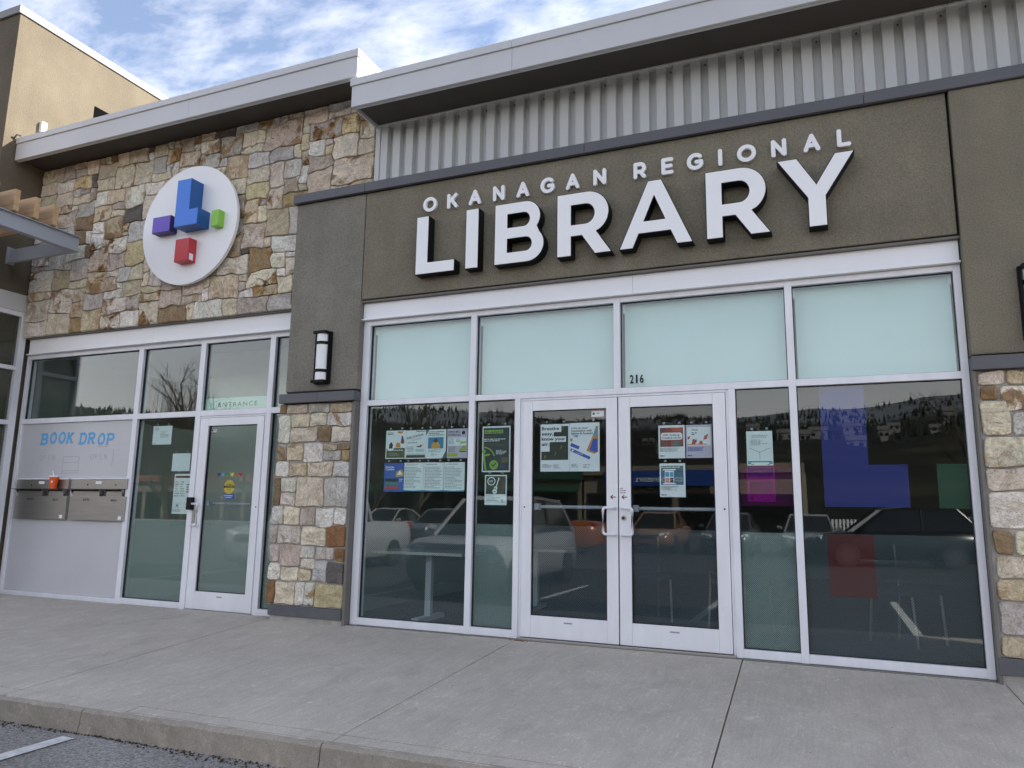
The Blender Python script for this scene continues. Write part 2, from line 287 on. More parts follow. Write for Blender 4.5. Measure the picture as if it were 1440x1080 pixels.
class MB:
    def __init__(s): s.v = []; s.f = []
    def add(s, vs_, fs):
        n = len(s.v); s.v += [tuple(v) for v in vs_]; s.f += [tuple(i + n for i in f) for f in fs]; return s
    def box(s, x0, x1, y0, y1, z0, z1):
        return s.add([(x0, y0, z0), (x1, y0, z0), (x1, y1, z0), (x0, y1, z0), (x0, y0, z1), (x1, y0, z1), (x1, y1, z1), (x0, y1, z1)],
                     [(0, 3, 2, 1), (4, 5, 6, 7), (0, 1, 5, 4), (1, 2, 6, 5), (2, 3, 7, 6), (3, 0, 4, 7)])
    def prism_y(s, pts, y0, y1):
        n = len(pts); s.add([(x, y0, z) for x, z in pts] + [(x, y1, z) for x, z in pts], [tuple(range(n)), tuple(range(2 * n - 1, n - 1, -1))] + [(i, i + n, (i + 1) % n + n, (i + 1) % n) for i in range(n)]); return s
    def tube(s, pts, r, seg=8, r2=None, caps=True):
        P = [Vector(p) for p in pts]; rings = []
        for i, p in enumerate(P):
            d = (P[min(i + 1, len(P) - 1)] - P[max(i - 1, 0)]).normalized()
            a = d.cross(Vector((0, 0, 1))); a = a.normalized() if a.length > 1e-4 else Vector((1, 0, 0)); b_ = d.cross(a)
            ra = r if r2 is None else r + (r2 - r) * i / (len(P) - 1)
            rings.append([p + (a * math.cos(2 * math.pi * k / seg) + b_ * math.sin(2 * math.pi * k / seg)) * ra for k in range(seg)])
        n = len(s.v); s.v += [tuple(v) for q in rings for v in q]
        for i in range(len(P) - 1):
            for k in range(seg):
                s.f.append((n + i * seg + k, n + i * seg + (k + 1) % seg, n + (i + 1) * seg + (k + 1) % seg, n + (i + 1) * seg + k))
        if caps: s.f.append(tuple(n + k for k in range(seg))[::-1]); s.f.append(tuple(n + (len(P) - 1) * seg + k for k in range(seg)))
        return s
    def build(s, name, m, parent=None, smooth=False, bev=0.0):
        o = mesh(name, s.v, s.f, m, parent, smooth)
        if bev:
            bm = bmesh.new(); bm.from_mesh(o.data); bmesh.ops.bevel(bm, geom=bm.edges[:], offset=bev, segments=2, affect='EDGES', profile=0.6); bm.to_mesh(o.data); bm.free()
        return o
def box(name, x0, x1, y0, y1, z0, z1, m, parent=None, bev=0.003):
    return MB().box(x0, x1, y0, y1, z0, z1).build(name, m, parent, bev=bev)

def curve_mesh(cu):
    o = bpy.data.objects.new('tmp', cu); col.objects.link(o); dg = bpy.context.evaluated_depsgraph_get(); dg.update()
    me = bpy.data.meshes.new_from_object(o.evaluated_get(dg)); bpy.data.objects.remove(o); bpy.data.curves.remove(cu); return me
XZ = Matrix(((1, 0, 0, 0), (0, 0, -1, 0), (0, 1, 0, 0), (0, 0, 0, 1)))   # curve x,y -> world x,z ; curve z -> -y
def outline_mesh(loops, depth, offset=0.0):
    cu = bpy.data.curves.new('c', 'CURVE'); cu.dimensions = '2D'; cu.fill_mode = 'BOTH'; cu.extrude = depth / 2; cu.offset = offset
    for lp in loops:
        sp = cu.splines.new('POLY'); sp.points.add(len(lp) - 1); sp.use_cyclic_u = True
        for p, q in zip(sp.points, lp): p.co = (q[0], q[1], 0, 1)
    me = curve_mesh(cu); me.transform(XZ); return me
def text_obj(name, body, x, z, y, h, m, parent=None, align='LEFT', bold=0.0, width=None, shear=0.0, depth=0.0003, rot=0.0, spacing=1.0):
    cu = bpy.data.curves.new('t', 'FONT'); cu.body = body; cu.size = 1.0; cu.offset = bold; cu.shear = shear; cu.extrude = 0.0; cu.align_x = 'LEFT'; cu.space_character = spacing
    cu.resolution_u = 3
    me = curve_mesh(cu); xs = [v.co.x for v in me.vertices]; ys = [v.co.y for v in me.vertices]
    w0 = max(xs) - min(xs); s = h / 0.73
    sx_ = s if width is None else width / w0
    ox = -min(xs) * sx_ - {'LEFT': 0, 'CENTER': w0 * sx_ / 2, 'RIGHT': w0 * sx_}[align]
    me.transform(Matrix.Translation((x, y, z)) @ Matrix.Rotation(-rot, 4, 'Y') @ Matrix.Translation((ox, 0, 0)) @ XZ @ Matrix.Diagonal((sx_, s, 1, 1)))
    me.materials.append(M[m] if isinstance(m, str) else m); return put(me, name, parent)

def strokes(polys, w, y0, y1, round_=True, seg=6):
    """thick strokes in the xz plane, each a hair deeper than the one before so that no faces coincide"""
    b = MB()
    for i, pl in enumerate(polys):
        f = y0 - i * 0.0004; P = [Vector((p[0], p[1])) for p in pl]; closed = (P[0] - P[-1]).length < 1e-6
        if closed: P = P[:-1]
        n = len(P); Lf, Rt = [], []
        for k in range(n):
            a = P[(k - 1) % n] if closed or k > 0 else P[k]; c = P[(k + 1) % n] if closed or k < n - 1 else P[k]
            d1 = (P[k] - a); d2 = (c - P[k]); d1 = d1.normalized() if d1.length > 1e-9 else d2.normalized(); d2 = d2.normalized() if d2.length > 1e-9 else d1
            t = (d1 + d2).normalized(); nn = Vector((-t.y, t.x)); ms = 1 / max(0.35, nn.dot(Vector((-d1.y, d1.x))))
            Lf.append(P[k] + nn * w / 2 * ms); Rt.append(P[k] - nn * w / 2 * ms)
        if closed:
            nv = len(b.v)
            for s_ in (Lf, Rt):
                for yy in (f, y1): b.v += [(p.x, yy, p.y) for p in s_]
            A, B_, Cc, D = nv, nv + n, nv + 2 * n, nv + 3 * n
            for k in range(n):
                j = (k + 1) % n
                b.f += [(A + k, A + j, Cc + j, Cc + k), (A + k, B_ + k, B_ + j, A + j), (Cc + k, Cc + j, D + j, D + k)]
        else:
            out = []
            def cap(c, d):
                if not round_: return []
                a0 = math.atan2(d.y, d.x) + math.pi / 2
                return [c + Vector((math.cos(a0 - math.pi * q / seg), math.sin(a0 - math.pi * q / seg))) * w / 2 for q in range(1, seg)]
            out = Lf + cap(P[-1], (P[-1] - P[-2]).normalized()) + Rt[::-1] + cap(P[0], (P[0] - P[1]).normalized())
            b.prism_y([(p.x, p.y) for p in out], f, y1)
    return b
def arc(cx, cz, rx, rz, a0, a1, n=14):
    return [(cx + rx * math.cos(R(a0 + (a1 - a0) * i / n)), cz + rz * math.sin(R(a0 + (a1 - a0) * i / n))) for i in range(n + 1)]

# ------------------------------------------------------------------ ground, lot, pavement, kerb
def walk_z(y): return -0.02 + 0.04 * y
def kerb_y(x): return -2.956 + 0.0317 * x
tag(mesh('ground', [(-5000, -5000, -0.34), (5000, -5000, -0.34), (5000, 5000, -0.34), (-5000, 5000, -0.34)], [(0, 1, 2, 3)], mat('dry_grass', (0.07, 0.06, 0.04), 0.95, var=0.3, vscale=0.05)), kind='structure')
lot = mesh('parking_lot', [(-70, kerb_y(-70) + 0.2, -0.29), (60, kerb_y(60) + 0.2, -0.29), (60, -44, -0.29), (-70, -44, -0.29)], [(3, 2, 1, 0)], 'asphalt'); tag(lot, kind='structure')
tag(mesh('added_dark_sheet', [(-70, -44, -0.2865), (60, -44, -0.2865), (60, -4.1, -0.2865), (-70, -4.1, -0.2865)], [(0, 1, 2, 3)], mat('dimming_asphalt', (0.034, 0.034, 0.037), 0.85, var=0.25, vscale=1.5, bump=0.5, bscale=120)), kind='structure')  # dark sheet added out of view to dim the lot's reflection in the glass
# stall lines, square to the kerb
M['worn_paint'] = mat('worn_road_paint', (0.20, 0.20, 0.195), 0.8, var=0.4, vscale=10)
def stall_line(x, y0, y1, pm='paint'):
    b = MB(); n = 26
    top = [(x - 0.055 + rnd.uniform(-.006, .006), y0 + (y1 - y0) * i / n) for i in range(n + 1)]; bot = [(x + 0.055 + rnd.uniform(-.006, .006), y0 + (y1 - y0) * i / n) for i in range(n + 1)]
    b.add([(p[0], p[1], -0.2825) for p in top + bot], [(i, i + 1, n + 2 + i, n + 1 + i) for i in range(n)])
    return tag(b.build('parking_line', pm), kind='structure')
for x in (-10.8, -8.08, -5.36, -2.64, 0.08, 2.8, 5.5): stall_line(x, kerb_y(x) - 0.13, -7.9)
for i in range(14): stall_line(-24 + i * 2.72, -19.6, -25.0, 'worn_paint')
walk = mesh('sidewalk', [(-30, kerb_y(-30) + .02, walk_z(-3.4) - .05), (30, kerb_y(30) + .02, walk_z(-2.5) - .05), (30, 0.35, -0.07), (-30, 0.35, -0.07)], [(0, 1, 2, 3)], M['mortar']); tag(walk, kind='structure')
joints = [-30, -22, -16, -12, -10, -8.02, (-5.88, -5.87), (-3.80, -3.48), (-2.80, -2.36), (-0.905, -0.823), (1.125, 1.235), (2.965, 2.99), 5.0, 7.05, 9.1, 12, 16, 22, 30]
joints = [j if isinstance(j, tuple) else (j, j) for j in joints]
for (a, a2), (b_, b2) in zip(joints[:-1], joints[1:]):
    g = 0.004 if max(abs(a), abs(b_)) < 7 else 0.006
    # field of the slab, then the narrow strip along the kerb behind a score line
    for (t0, t1) in ((0.0, 0.952), (0.955, 1.0)):
        lo = lambda xa, xb, t: (xa + (xb - xa) * t, 0.05 + (kerb_y(xb) + 0.016 - 0.05) * t)
        P = [lo(a + g, a2 + g, t0), lo(b_ - g, b2 - g, t0), lo(b_ - g, b2 - g, t1), lo(a + g, a2 + g, t1)]
        dz = rnd.uniform(-.002, .002)
        bb = MB().add([(x, y, walk_z(y) + dz - .05) for x, y in P] + [(x, y, walk_z(y) + dz) for x, y in P], [(0, 1, 2, 3), (4, 7, 6, 5), (0, 4, 5, 1), (1, 5, 6, 2), (2, 6, 7, 3), (3, 7, 4, 0)])
        bb.build('slab', 'walk', walk, bev=0.004)
kb = empty('kerb', (0, -3, -0.29)); tag(kb, kind='structure')
kx = [-30, -20, -12, -8.4, -6.2, -4.3, -2.69, -0.855, 1.3, 3.2, 5.2, 8, 14, 30]
for a, b_ in zip(kx[:-1], kx[1:]):
    n = max(8, int((b_ - a) / 0.07)) if -7 < a < 4 else 8
    V, F = [], []
    for i in range(n + 1):
        x = a + 0.004 + (b_ - a - 0.008) * i / n; y = kerb_y(x); zt = walk_z(y) + 0.001
        j = lambda s: (noise.noise(Vector((x * 9, s * 7.1, 0))) + 0.6 * noise.noise(Vector((x * 31, s * 3.3, 2)))) * 0.011
        V += [(x, y + 0.035, zt), (x, y + 0.004 + j(1), zt - 0.004 + j(5) * .3), (x, y - 0.016 + j(2) * .9, zt - 0.022 + j(6) * .5), (x, y - 0.024 + j(3) * .6, zt - 0.09), (x, y - 0.034 + j(4) * 1.2, -0.30)]
    for i in range(n):
        for k in range(4): F.append((i * 5 + k, i * 5 + 5 + k, i * 5 + 6 + k, i * 5 + 1 + k))
    F.append((0, 1, 2, 3, 4)); F.append(tuple(n * 5 + k for k in (4, 3, 2, 1, 0)))
    mesh('kerb_segment', V, F, 'kerb', kb)
# grit and dead leaves in the gutter
gb = MB()
for i in range(900):
    x = rnd.uniform(-5.5, 0.4); dd = abs(rnd.gauss(0, 0.035)); y = kerb_y(x) - 0.035 - dd * (1 + .8 * math.sin(x * 3.1)); s = rnd.uniform(0.003, 0.012); a = rnd.uniform(0, 6.28); z = -0.288
    p = [(x + s * math.cos(a + k * 2.09), y + s * math.sin(a + k * 2.09), z) for k in range(3)] + [(x, y, z + s * rnd.uniform(.5, 1.1))]
    gb.add(p, [(0, 1, 3), (1, 2, 3), (2, 0, 3)])
tag(gb.build('gutter_litter', mat('dead_leaf_litter', (0.055, 0.035, 0.022), 0.9, var=.5, vscale=30)), 'dark leaf litter and grit along the kerb', 'litter', kind='stuff')

gb = MB(); rg = random.Random(91)
for i in range(700):
    if i < 90: x, y, s_ = rg.gauss(-.86, .05), -.045 + rg.gauss(0, .012), rg.uniform(.004, .012)
    elif i < 130: x, y, s_ = rg.gauss(-1.42, .04), -.04 + rg.gauss(0, .01), rg.uniform(.003, .008)
    elif i < 400: x, y, s_ = rg.uniform(-8.2, 2.9), -.03 - abs(rg.gauss(0, .02)), rg.uniform(.002, .005)
    else: x, y, s_ = rg.uniform(-8, 5), rg.uniform(-2.9, -.05), rg.uniform(.002, .0045)
    if -3.8 < x < -2.75 and y > -.1: y -= .09
    a = rg.uniform(0, 6.28); z = walk_z(y) + .001
    gb.add([(x + s_ * math.cos(a + k * 2.09), y + s_ * math.sin(a + k * 2.09), z) for k in range(3)] + [(x, y, z + s_ * .7)], [(0, 1, 3), (1, 2, 3), (2, 0, 3)])
tag(gb.build('pavement_grit', mat('rusty_leaf_grit', (.16, .085, .05), .9, var=.5, vscale=25)), 'rusty leaf crumbs and grit scattered at the storefront foot', 'grit', kind='stuff')

# ------------------------------------------------------------------ library building
B = empty('library_building', (0, 0.6, 0)); tag(B, 'single-storey library with taupe stucco sign band, fieldstone wall and aluminium storefront', 'building')
GL, GR = 0.044, 0.056          # glass faces of the right bay
YL = 0.10                      # storefront line of the left bay
# stucco panels (front face y=-0.08)
box('stucco_panel', -3.705, -2.762, -0.08, 0.10, 2.428, 4.645, 'stucco_pier', B, bev=0.012)
MB().box(-2.752, 2.912, -0.08, 0.10, 3.415, 4.645).build('stucco_panel', 'stucco', B, bev=0.008)
box('stucco_panel', 2.932, 6.6, -0.105, 0.10, 2.412, 4.645, 'stucco', B, bev=0.012)
box('joint_backing', -3.6, 6.5, 0.0, 0.09, 3.43, 4.63, 'gasket', B, bev=0)
for x0, x1 in ((-3.735, -2.755), (-2.751, -0.2), (-0.197, 2.3), (2.303, 6.7)):
    MB().box(x0, x1, -0.130, 0.16, 4.650, 4.755).build('parapet_cap', 'cap', B, bev=0.004)
box('cap_shadow_gap', -3.70, 6.6, -0.09, 0.1, 4.6455, 4.6495, 'gasket', B, bev=0)
# corrugated siding, six ribs to a sheet
pitch = 0.1662; x = -2.71; sidx = 0
box('siding_backing', -2.72, 6.6, 0.085, 0.30, 4.70, 5.50, 'siding', B, bev=0)
box('siding_corner_trim', -2.722, -2.662, -0.005, 0.08, 4.756, 5.50, 'siding', B)
x = -2.66
while x < 6.3:
    P = []; 
    for k in range(6):
        a = x + k * pitch
        P += [(a, 0.008), (a + 0.090, 0.008), (a + 0.099, 0.070), (a + pitch - 0.009, 0.070)]
    P.append((x + 6 * pitch, 0.008))
    V = [(px, py, 4.757) for px, py in P] + [(px, py, 5.50) for px, py in P]; n = len(P)
    sh = mesh('siding_sheet', V, [(i, i + 1, n + i + 1, n + i) for i in range(n - 1)], 'siding', B)
    for k in (1, 3, 5):
        cx = x + k * pitch + 0.132
        for zz in (4.80, 5.44):
            MB().tube([(cx, 0.070, zz), (cx, 0.058, zz)], 0.0085, 6).build('screw', 'steel_dark', sh)
    x += 6 * pitch
for x0, x1 in ((-2.72, 0.0), (0.003, 3.0), (3.003, 6.6)): box('siding_head_trim', x0, x1, -0.012, 0.08, 5.478, 5.524, 'siding', B)
# roofs
def roof(x0, x1, yf, zb, zm, zt, seams, endcap):
    r_ = MB().box(x0 + .01, x1 - .01, yf + 0.03, 10.0, zb + 0.05, zt - 0.01).build('roof', 'fascia', B)
    xs = [x0] + seams + [x1]
    for a, b_ in zip(xs[:-1], xs[1:]):
        MB().box(a + .0015, b_ - .0015, yf, yf + 0.028, zb, zm).build('fascia_panel', 'fascia', r_, bev=0.002)
        MB().box(a + .0015, b_ - .0015, yf - 0.016, yf + 0.16, zm + 0.004, zt).build('roof_edge_cap', 'fascia', r_, bev=0.003)
        MB().box(a + .0015, b_ - .0015, yf + 0.029, yf + 0.06, zb - 0.006, zb + 0.02).build('drip_edge', 'fascia', r_)
    MB().box(x0 + .02, x1 - .02, yf + 0.032, 0.2, zb + 0.028, zb + 0.048).build('soffit', 'soffit', r_)
    for e, sgn in endcap:
        MB().box(min(e, e + sgn * .02), max(e, e + sgn * .02), yf + .001, 10, zb, zm).build('fascia_panel', 'fascia', r_)
        MB().box(min(e, e + sgn * .034), max(e, e + sgn * .034), yf - 0.016, 10, zm + .004, zt + .001).build('roof_edge_cap', 'fascia', r_)
    return r_
roof(-8.39, -2.742, -0.43, 5.875, 6.115, 6.20, [-5.20], [(-2.742, 1)])
roof(-2.705, 7.2, -0.50, 5.465, 5.705, 5.792, [-0.83, 2.2], [(-2.705, -1)])
box('roof_block', -8.39, 6.6, 0.35, 9.9, 3.9, 5.46, 'stucco', B, bev=0)

# stone veneer -----------------------------------------------------------
PAL = {'cream': (0.74, 0.66, 0.51), 'pale': (0.78, 0.73, 0.63), 'tan': (0.62, 0.525, 0.37), 'ochre': (0.42, 0.31, 0.16), 'grey': (0.58, 0.55, 0.50), 'mauve': (0.54, 0.475, 0.425),
       'brown': (0.30, 0.21, 0.125), 'rust': (0.25, 0.135, 0.065), 'dark': (0.17, 0.15, 0.14), 'pink': (0.66, 0.56, 0.46), 'white': (0.78, 0.74, 0.66), 'yellow': (0.66, 0.56, 0.34)}
def make_stone(poly, yb, parent, color, stain, gap=0.0060, proud=0.027):
    """poly: outline in xz, counter-clockwise. A rough split face with chipped edges"""
    cx = sum(p[0] for p in poly) / len(poly); cz = sum(p[1] for p in poly) / len(poly)
    for _ in range(1):
        q = []
        for i in range(len(poly)):
            a, b_ = poly[i], poly[(i + 1) % len(poly)]
            q += [(a[0] * .86 + b_[0] * .14, a[1] * .86 + b_[1] * .14), (a[0] * .14 + b_[0] * .86, a[1] * .14 + b_[1] * .86)]
        poly = q
    n = len(poly); sd = rnd.uniform(0, 100)
    def ring(ins, yy, jit, yj):
        out = []
        for i, (x, z) in enumerate(poly):
            dx_, dz_ = cx - x, cz - z; d = math.hypot(dx_, dz_) or 1; t = min(0.9, (ins + jit * noise.noise(Vector((x * 21, z * 21, sd)))) / d)
            out.append((x + dx_ * t, yb - yy + yj * noise.noise(Vector((x * 9, z * 9, sd + 5))), z + dz_ * t))
        return out
    pr = proud * rnd.uniform(0.75, 1.3)
    V = ring(gap, -0.02, 0.004, 0) + ring(gap, pr * 0.55, 0.004, 0.008) + ring(gap + 0.007, pr * 0.95, 0.005, 0.008)
    sx_, sz_ = rnd.uniform(-.06, .06), rnd.uniform(-.06, .06)
    inner = [(cx + (x - cx) * .5, yb - pr + 0.016 * noise.noise(Vector((x * 7, z * 7, sd + 9))) + sx_ * (x - cx) + sz_ * (z - cz), cz + (z - cz) * .5) for x, z in poly]
    V += inner + [(cx, yb - pr - rnd.uniform(-.006, .008), cz)]
    F = []
    for r_ in range(3):
        for i in range(n): j = (i + 1) % n; F.append((r_ * n + i, r_ * n + j, (r_ + 1) * n + j, (r_ + 1) * n + i))
    for i in range(n): F.append((3 * n + i, 3 * n + (i + 1) % n, 4 * n))
    o = mesh('stone', V, F, 'stone', parent)
    h = rnd.uniform(0.86, 1.14); o.color = (color[0] * h * rnd.uniform(.96, 1.04), color[1] * h, color[2] * h * rnd.uniform(.94, 1.06), stain)
    return o
def fieldstone(x0, x1, z0, z1, yb, parent, skip, seed):
    r_ = random.Random(seed); U, Vv = 0.116, 0.102
    nx = round((x1 - x0) / U); nz_ = round((z1 - z0) / Vv); ux = (x1 - x0) / nx; uz = (z1 - z0) / nz_
    node = {}
    for i in range(nx + 1):
        for j in range(nz_ + 1):
            jx = 0 if i in (0, nx) else r_.uniform(-.20, .20) * ux; jz = 0 if j in (0, nz_) else r_.uniform(-.20, .20) * uz
            wv = 0 if j in (0, nz_) else 0.012 * math.sin(i * 0.55 + j * 2.1) + 0.012 * math.sin(i * .23 + j)
            node[i, j] = (x0 + i * ux + jx, z0 + j * uz + jz + wv)
    used = set(); sizes = [(2, 2)] * 6 + [(3, 2)] * 12 + [(2, 3)] * 1 + [(3, 3)] * 5 + [(4, 2)] * 6 + [(4, 3)] * 4 + [(2, 1)] * 2 + [(1, 2)] * 1 + [(3, 1)] * 2 + [(1, 1)] * 1 + [(5, 3)] * 1
    names = ['cream'] * 12 + ['pale'] * 8 + ['tan'] * 8 + ['grey'] * 4 + ['mauve'] * 4 + ['pink'] * 5 + ['ochre'] * 1 + ['brown'] * 1 + ['dark'] * 1 + ['white'] * 4 + ['yellow'] * 2
    for j in range(nz_):
        for i in range(nx):
            if (i, j) in used: continue
            r_.shuffle(sizes)
            for w, h in sizes + [(1, 1)]:
                if i + w <= nx and j + h <= nz_ and all((i + a, j + b_) not in used for a in range(w) for b_ in range(h)):
                    if (w == 1 and h == 1) or nx - (i + w) != 1: break
            for a in range(w):
                for b_ in range(h): used.add((i + a, j + b_))
            ids = [(i + a, j) for a in range(w)] + [(i + w, j + b_) for b_ in range(h)] + [(i + w - a, j + h) for a in range(w)] + [(i, j + h - b_) for b_ in range(h)]
            # drop some mid-edge nodes so that edges stay fairly straight
            poly = [node[k] for k in ids]
            cx = sum(p[0] for p in poly) / len(poly); cz = sum(p[1] for p in poly) / len(poly)
            if skip(cx, cz): continue
            nm = r_.choice(names); st = r_.choice([0, 0, 0, .25, .5, .85, 1.0]) if nm not in ('dark', 'white') else r_.choice([0, .3])
            make_stone(poly, yb, parent, PAL[nm], st)
SW = MB().box(-8.385, -2.725, 0.012, 0.30, 3.432, 5.90).build('stone_wall', 'mortar', B)
fieldstone(-8.385, -2.727, 3.424, 5.895, 0.012, SW, lambda cx, cz: cx > -3.58 and cz < 4.62, 5)
# stone pier between the bays, stone by stone
SP = MB().box(-3.765, -2.80, -0.058, 0.12, 0.135, 2.292).build('stone_pier', 'mortar', B)
PIER = [(0, .11, 30, 78, 'brown', .3), (.11, .40, 30, 78, 'pink', 0), (.40, .69, 30, 78, 'mauve', 0), (.69, 1, 30, 78, 'tan', .3),
 (0, .18, 80, 224, 'pale', .1), (.18, .43, 78, 144, 'tan', 0), (.43, .67, 78, 144, 'cream', .2), (.67, 1, 78, 144, 'pale', .9), (.18, .56, 145, 222, 'cream', .15), (.56, .74, 145, 222, 'brown', .3), (.74, 1, 145, 222, 'cream', 0),
 (0, .15, 225, 312, 'mauve', .8), (.15, .37, 225, 312, 'tan', .6), (.37, .645, 225, 320, 'white', 0), (.645, .83, 225, 263, 'tan', .7), (.83, 1, 225, 263, 'brown', .4), (.645, .89, 263, 315, 'mauve', .6), (.89, 1, 263, 315, 'ochre', .2),
 (0, .2, 312, 388, 'white', 0), (.2, .44, 320, 388, 'tan', .5), (.44, .79, 318, 388, 'cream', .7), (.79, 1, 315, 393, 'grey', 0),
 (0, .09, 390, 532, 'brown', .7), (.09, .32, 390, 463, 'pale', 0), (.09, .32, 463, 530, 'pink', 0), (.32, .68, 390, 532, 'cream', .18), (.68, 1, 395, 532, 'grey', 0),
 (0, .155, 532, 625, 'pale', .3), (.155, .385, 532, 622, 'cream', 0), (.385, .59, 535, 625, 'mauve', .2), (.59, .83, 535, 630, 'white', .25), (.83, 1, 533, 618, 'pale', .2),
 (0, .10, 625, 712, 'mauve', 0), (.10, .41, 625, 712, 'pale', .35), (.41, .75, 628, 714, 'cream', .1), (.75, 1, 620, 716, 'rust', .4),
 (0, .14, 712, 800, 'mauve', .5), (.14, .44, 714, 818, 'pink', .1), (.41, .61, 714, 776, 'grey', 0), (.61, .86, 716, 782, 'mauve', 0), (.86, 1, 718, 786, 'rust', .8), (.44, .62, 778, 826, 'cream', .1),
 (0, .165, 802, 884, 'white', 0), (.165, .41, 820, 884, 'cream', .25), (.41, .575, 828, 884, 'tan', .6), (.58, .78, 784, 884, 'grey', .1), (.78, 1, 788, 886, 'dark', 0),
 (0, .105, 885, 996, 'rust', .5), (.105, .38, 887, 994, 'cream', 0), (.38, .50, 887, 994, 'white', 0), (.50, .63, 888, 994, 'white', .9), (.63, 1, 888, 996, 'yellow', .25)]
def jit_rect(x0, x1, z0, z1, j=0.014):
    k = max(1, round((x1 - x0) / .13)); l = max(1, round((z1 - z0) / .13))
    P = [(x0 + (x1 - x0) * i / k, z0) for i in range(k)] + [(x1, z0 + (z1 - z0) * i / l) for i in range(l)] + [(x1 - (x1 - x0) * i / k, z1) for i in range(k)] + [(x0, z1 - (z1 - z0) * i / l) for i in range(l)]
    w = lambda p: ((noise.noise(Vector((p[0] * 6, p[1] * 6, 3.3)))) * j * 1.6, (noise.noise(Vector((p[0] * 6, p[1] * 6, 8.8)))) * j * 1.6)
    return [(p[0] + w(p)[0], p[1] + w(p)[1]) for p in P]
zz = lambda v: 2.288 - (v - 30) / 966 * 2.148
for u0, u1, v0, v1, c, st in PIER:
    wl_ = 0.028 * (((v0 + v1) / 2 - 30) / 966 - .5)
    make_stone(jit_rect(-3.785 + .985 * u0 - (wl_ if u0 == 0 else 0), -3.785 + .985 * u1, zz(v1), zz(v0)), -0.058, SP, PAL[c], st, gap=0.006, proud=0.022)
for z0 in [0.15 + .22 * k for k in range(9)]:          # quoin returns on the side away from the door
    pass
box('pier_return', -2.798, -2.764, -0.085, 0.10, -0.03, 2.30, 'grey_return', B)
for x0, x1 in ((-3.745, -3.23), (-3.227, -2.752)): box('pier_flashing', x0, x1, -0.135, 0.10, 2.300, 2.402, 'cap', B)
box('pier_flashing_gap', -3.70, -2.77, -0.06, 0.10, 2.402, 2.428, 'gasket', B, bev=0)
box('base_flashing', -3.735, -2.80, -0.098, 0.10, 0.030, 0.134, 'base', B)
box('pier_footing', -3.72, -2.80, -0.078, 0.10, -0.08, 0.030, M['mortar'], B)
# right pier
SQ = MB().box(2.952, 5.2, -0.070, 0.12, 0.165, 2.290).build('stone_pier', 'mortar', B)
RP = [(2.958, 3.15, 86, 132, 'pink', 0), (3.15, 3.40, 86, 132, 'tan', .2), (2.975, 3.105, 134, 179, 'brown', .7), (3.11, 3.40, 134, 216, 'pale', .9), (2.96, 3.155, 180, 294, 'cream', .2), (3.16, 3.40, 218, 294, 'grey', 0),
 (2.958, 3.42, 296, 391, 'cream', .45), (2.955, 3.40, 392, 461, 'pink', .2), (2.955, 3.45, 462, 577, 'white', .1), (2.96, 3.10, 579, 656, 'brown', .5), (3.105, 3.42, 579, 656, 'cream', 0), (2.96, 3.38, 658, 729, 'cream', .35), (2.955, 3.42, 730, 792, 'tan', .5), (2.958, 3.36, 794, 892, 'mauve', .2), (2.958, 3.40, 894, 957, 'tan', 0)]
zr = lambda v: 2.285 - (v - 85) / 870 * 2.115
for x0, x1, v0, v1, c, st in RP: make_stone(jit_rect(x0, x1, zr(v1), zr(v0)), -0.070, SQ, PAL[c], st, gap=0.007, proud=0.022)
rq = random.Random(3); z = 0.17
while z < 2.2:
    h = rq.uniform(.17, .26); h = 2.285 - z if 2.285 - z - h < .12 else h; x = 3.43
    while x < 5.15:
        w = rq.uniform(.22, .5); w = min(w, 5.19 - x)
        make_stone(jit_rect(x, x + w, z, z + h), -0.070, SQ, PAL[rq.choice(['cream', 'tan', 'pale', 'grey', 'pink', 'mauve'])], rq.choice([0, 0, .4, .7]), gap=.007, proud=.022); x += w
    z += h
box('pier_flashing', 2.927, 5.25, -0.135, 0.10, 2.292, 2.398, 'cap', B)
box('pier_flashing_gap', 2.95, 5.2, -0.06, 0.10, 2.398, 2.411, 'gasket', B, bev=0)
box('base_flashing', 2.93, 5.2, -0.108, 0.10, 0.045, 0.164, 'base', B)
box('pier_footing', 2.935, 5.2, -0.085, 0.10, -0.08, 0.045, M['mortar'], B)
box('pier_return', 2.928, 2.950, -0.095, 0.10, -0.03, 2.29, 'grey_return', B)
box('end_wall', 5.21, 6.6, -0.02, 9.5, -0.1, 2.41, 'stucco', B)

# header panels above the storefronts
def header(x0, x1, y, z0, z1, seams):
    xs = [x0] + seams + [x1]
    for a, b_ in zip(xs[:-1], xs[1:]): MB().box(a + .0012, b_ - .0012, y, y + .09, z0 + .012, z1 - .03).build('header_panel', 'header', B, bev=0.002)
    box('header_lip', x0 - .01, x1 + .005, y - .03, y + .09, z0 - .004, z0 + .010, 'header', B)
    box('header_drip', x0 - .012, x1 + .008, y - .045, y + .088, z1 - .028, z1 - .008, 'grey_return', B)
header(-2.757, 2.922, -0.020, 3.192, 3.412, [0.245])
header(-8.33, -3.70, YL - 0.03, 3.196, 3.44, [-5.98])

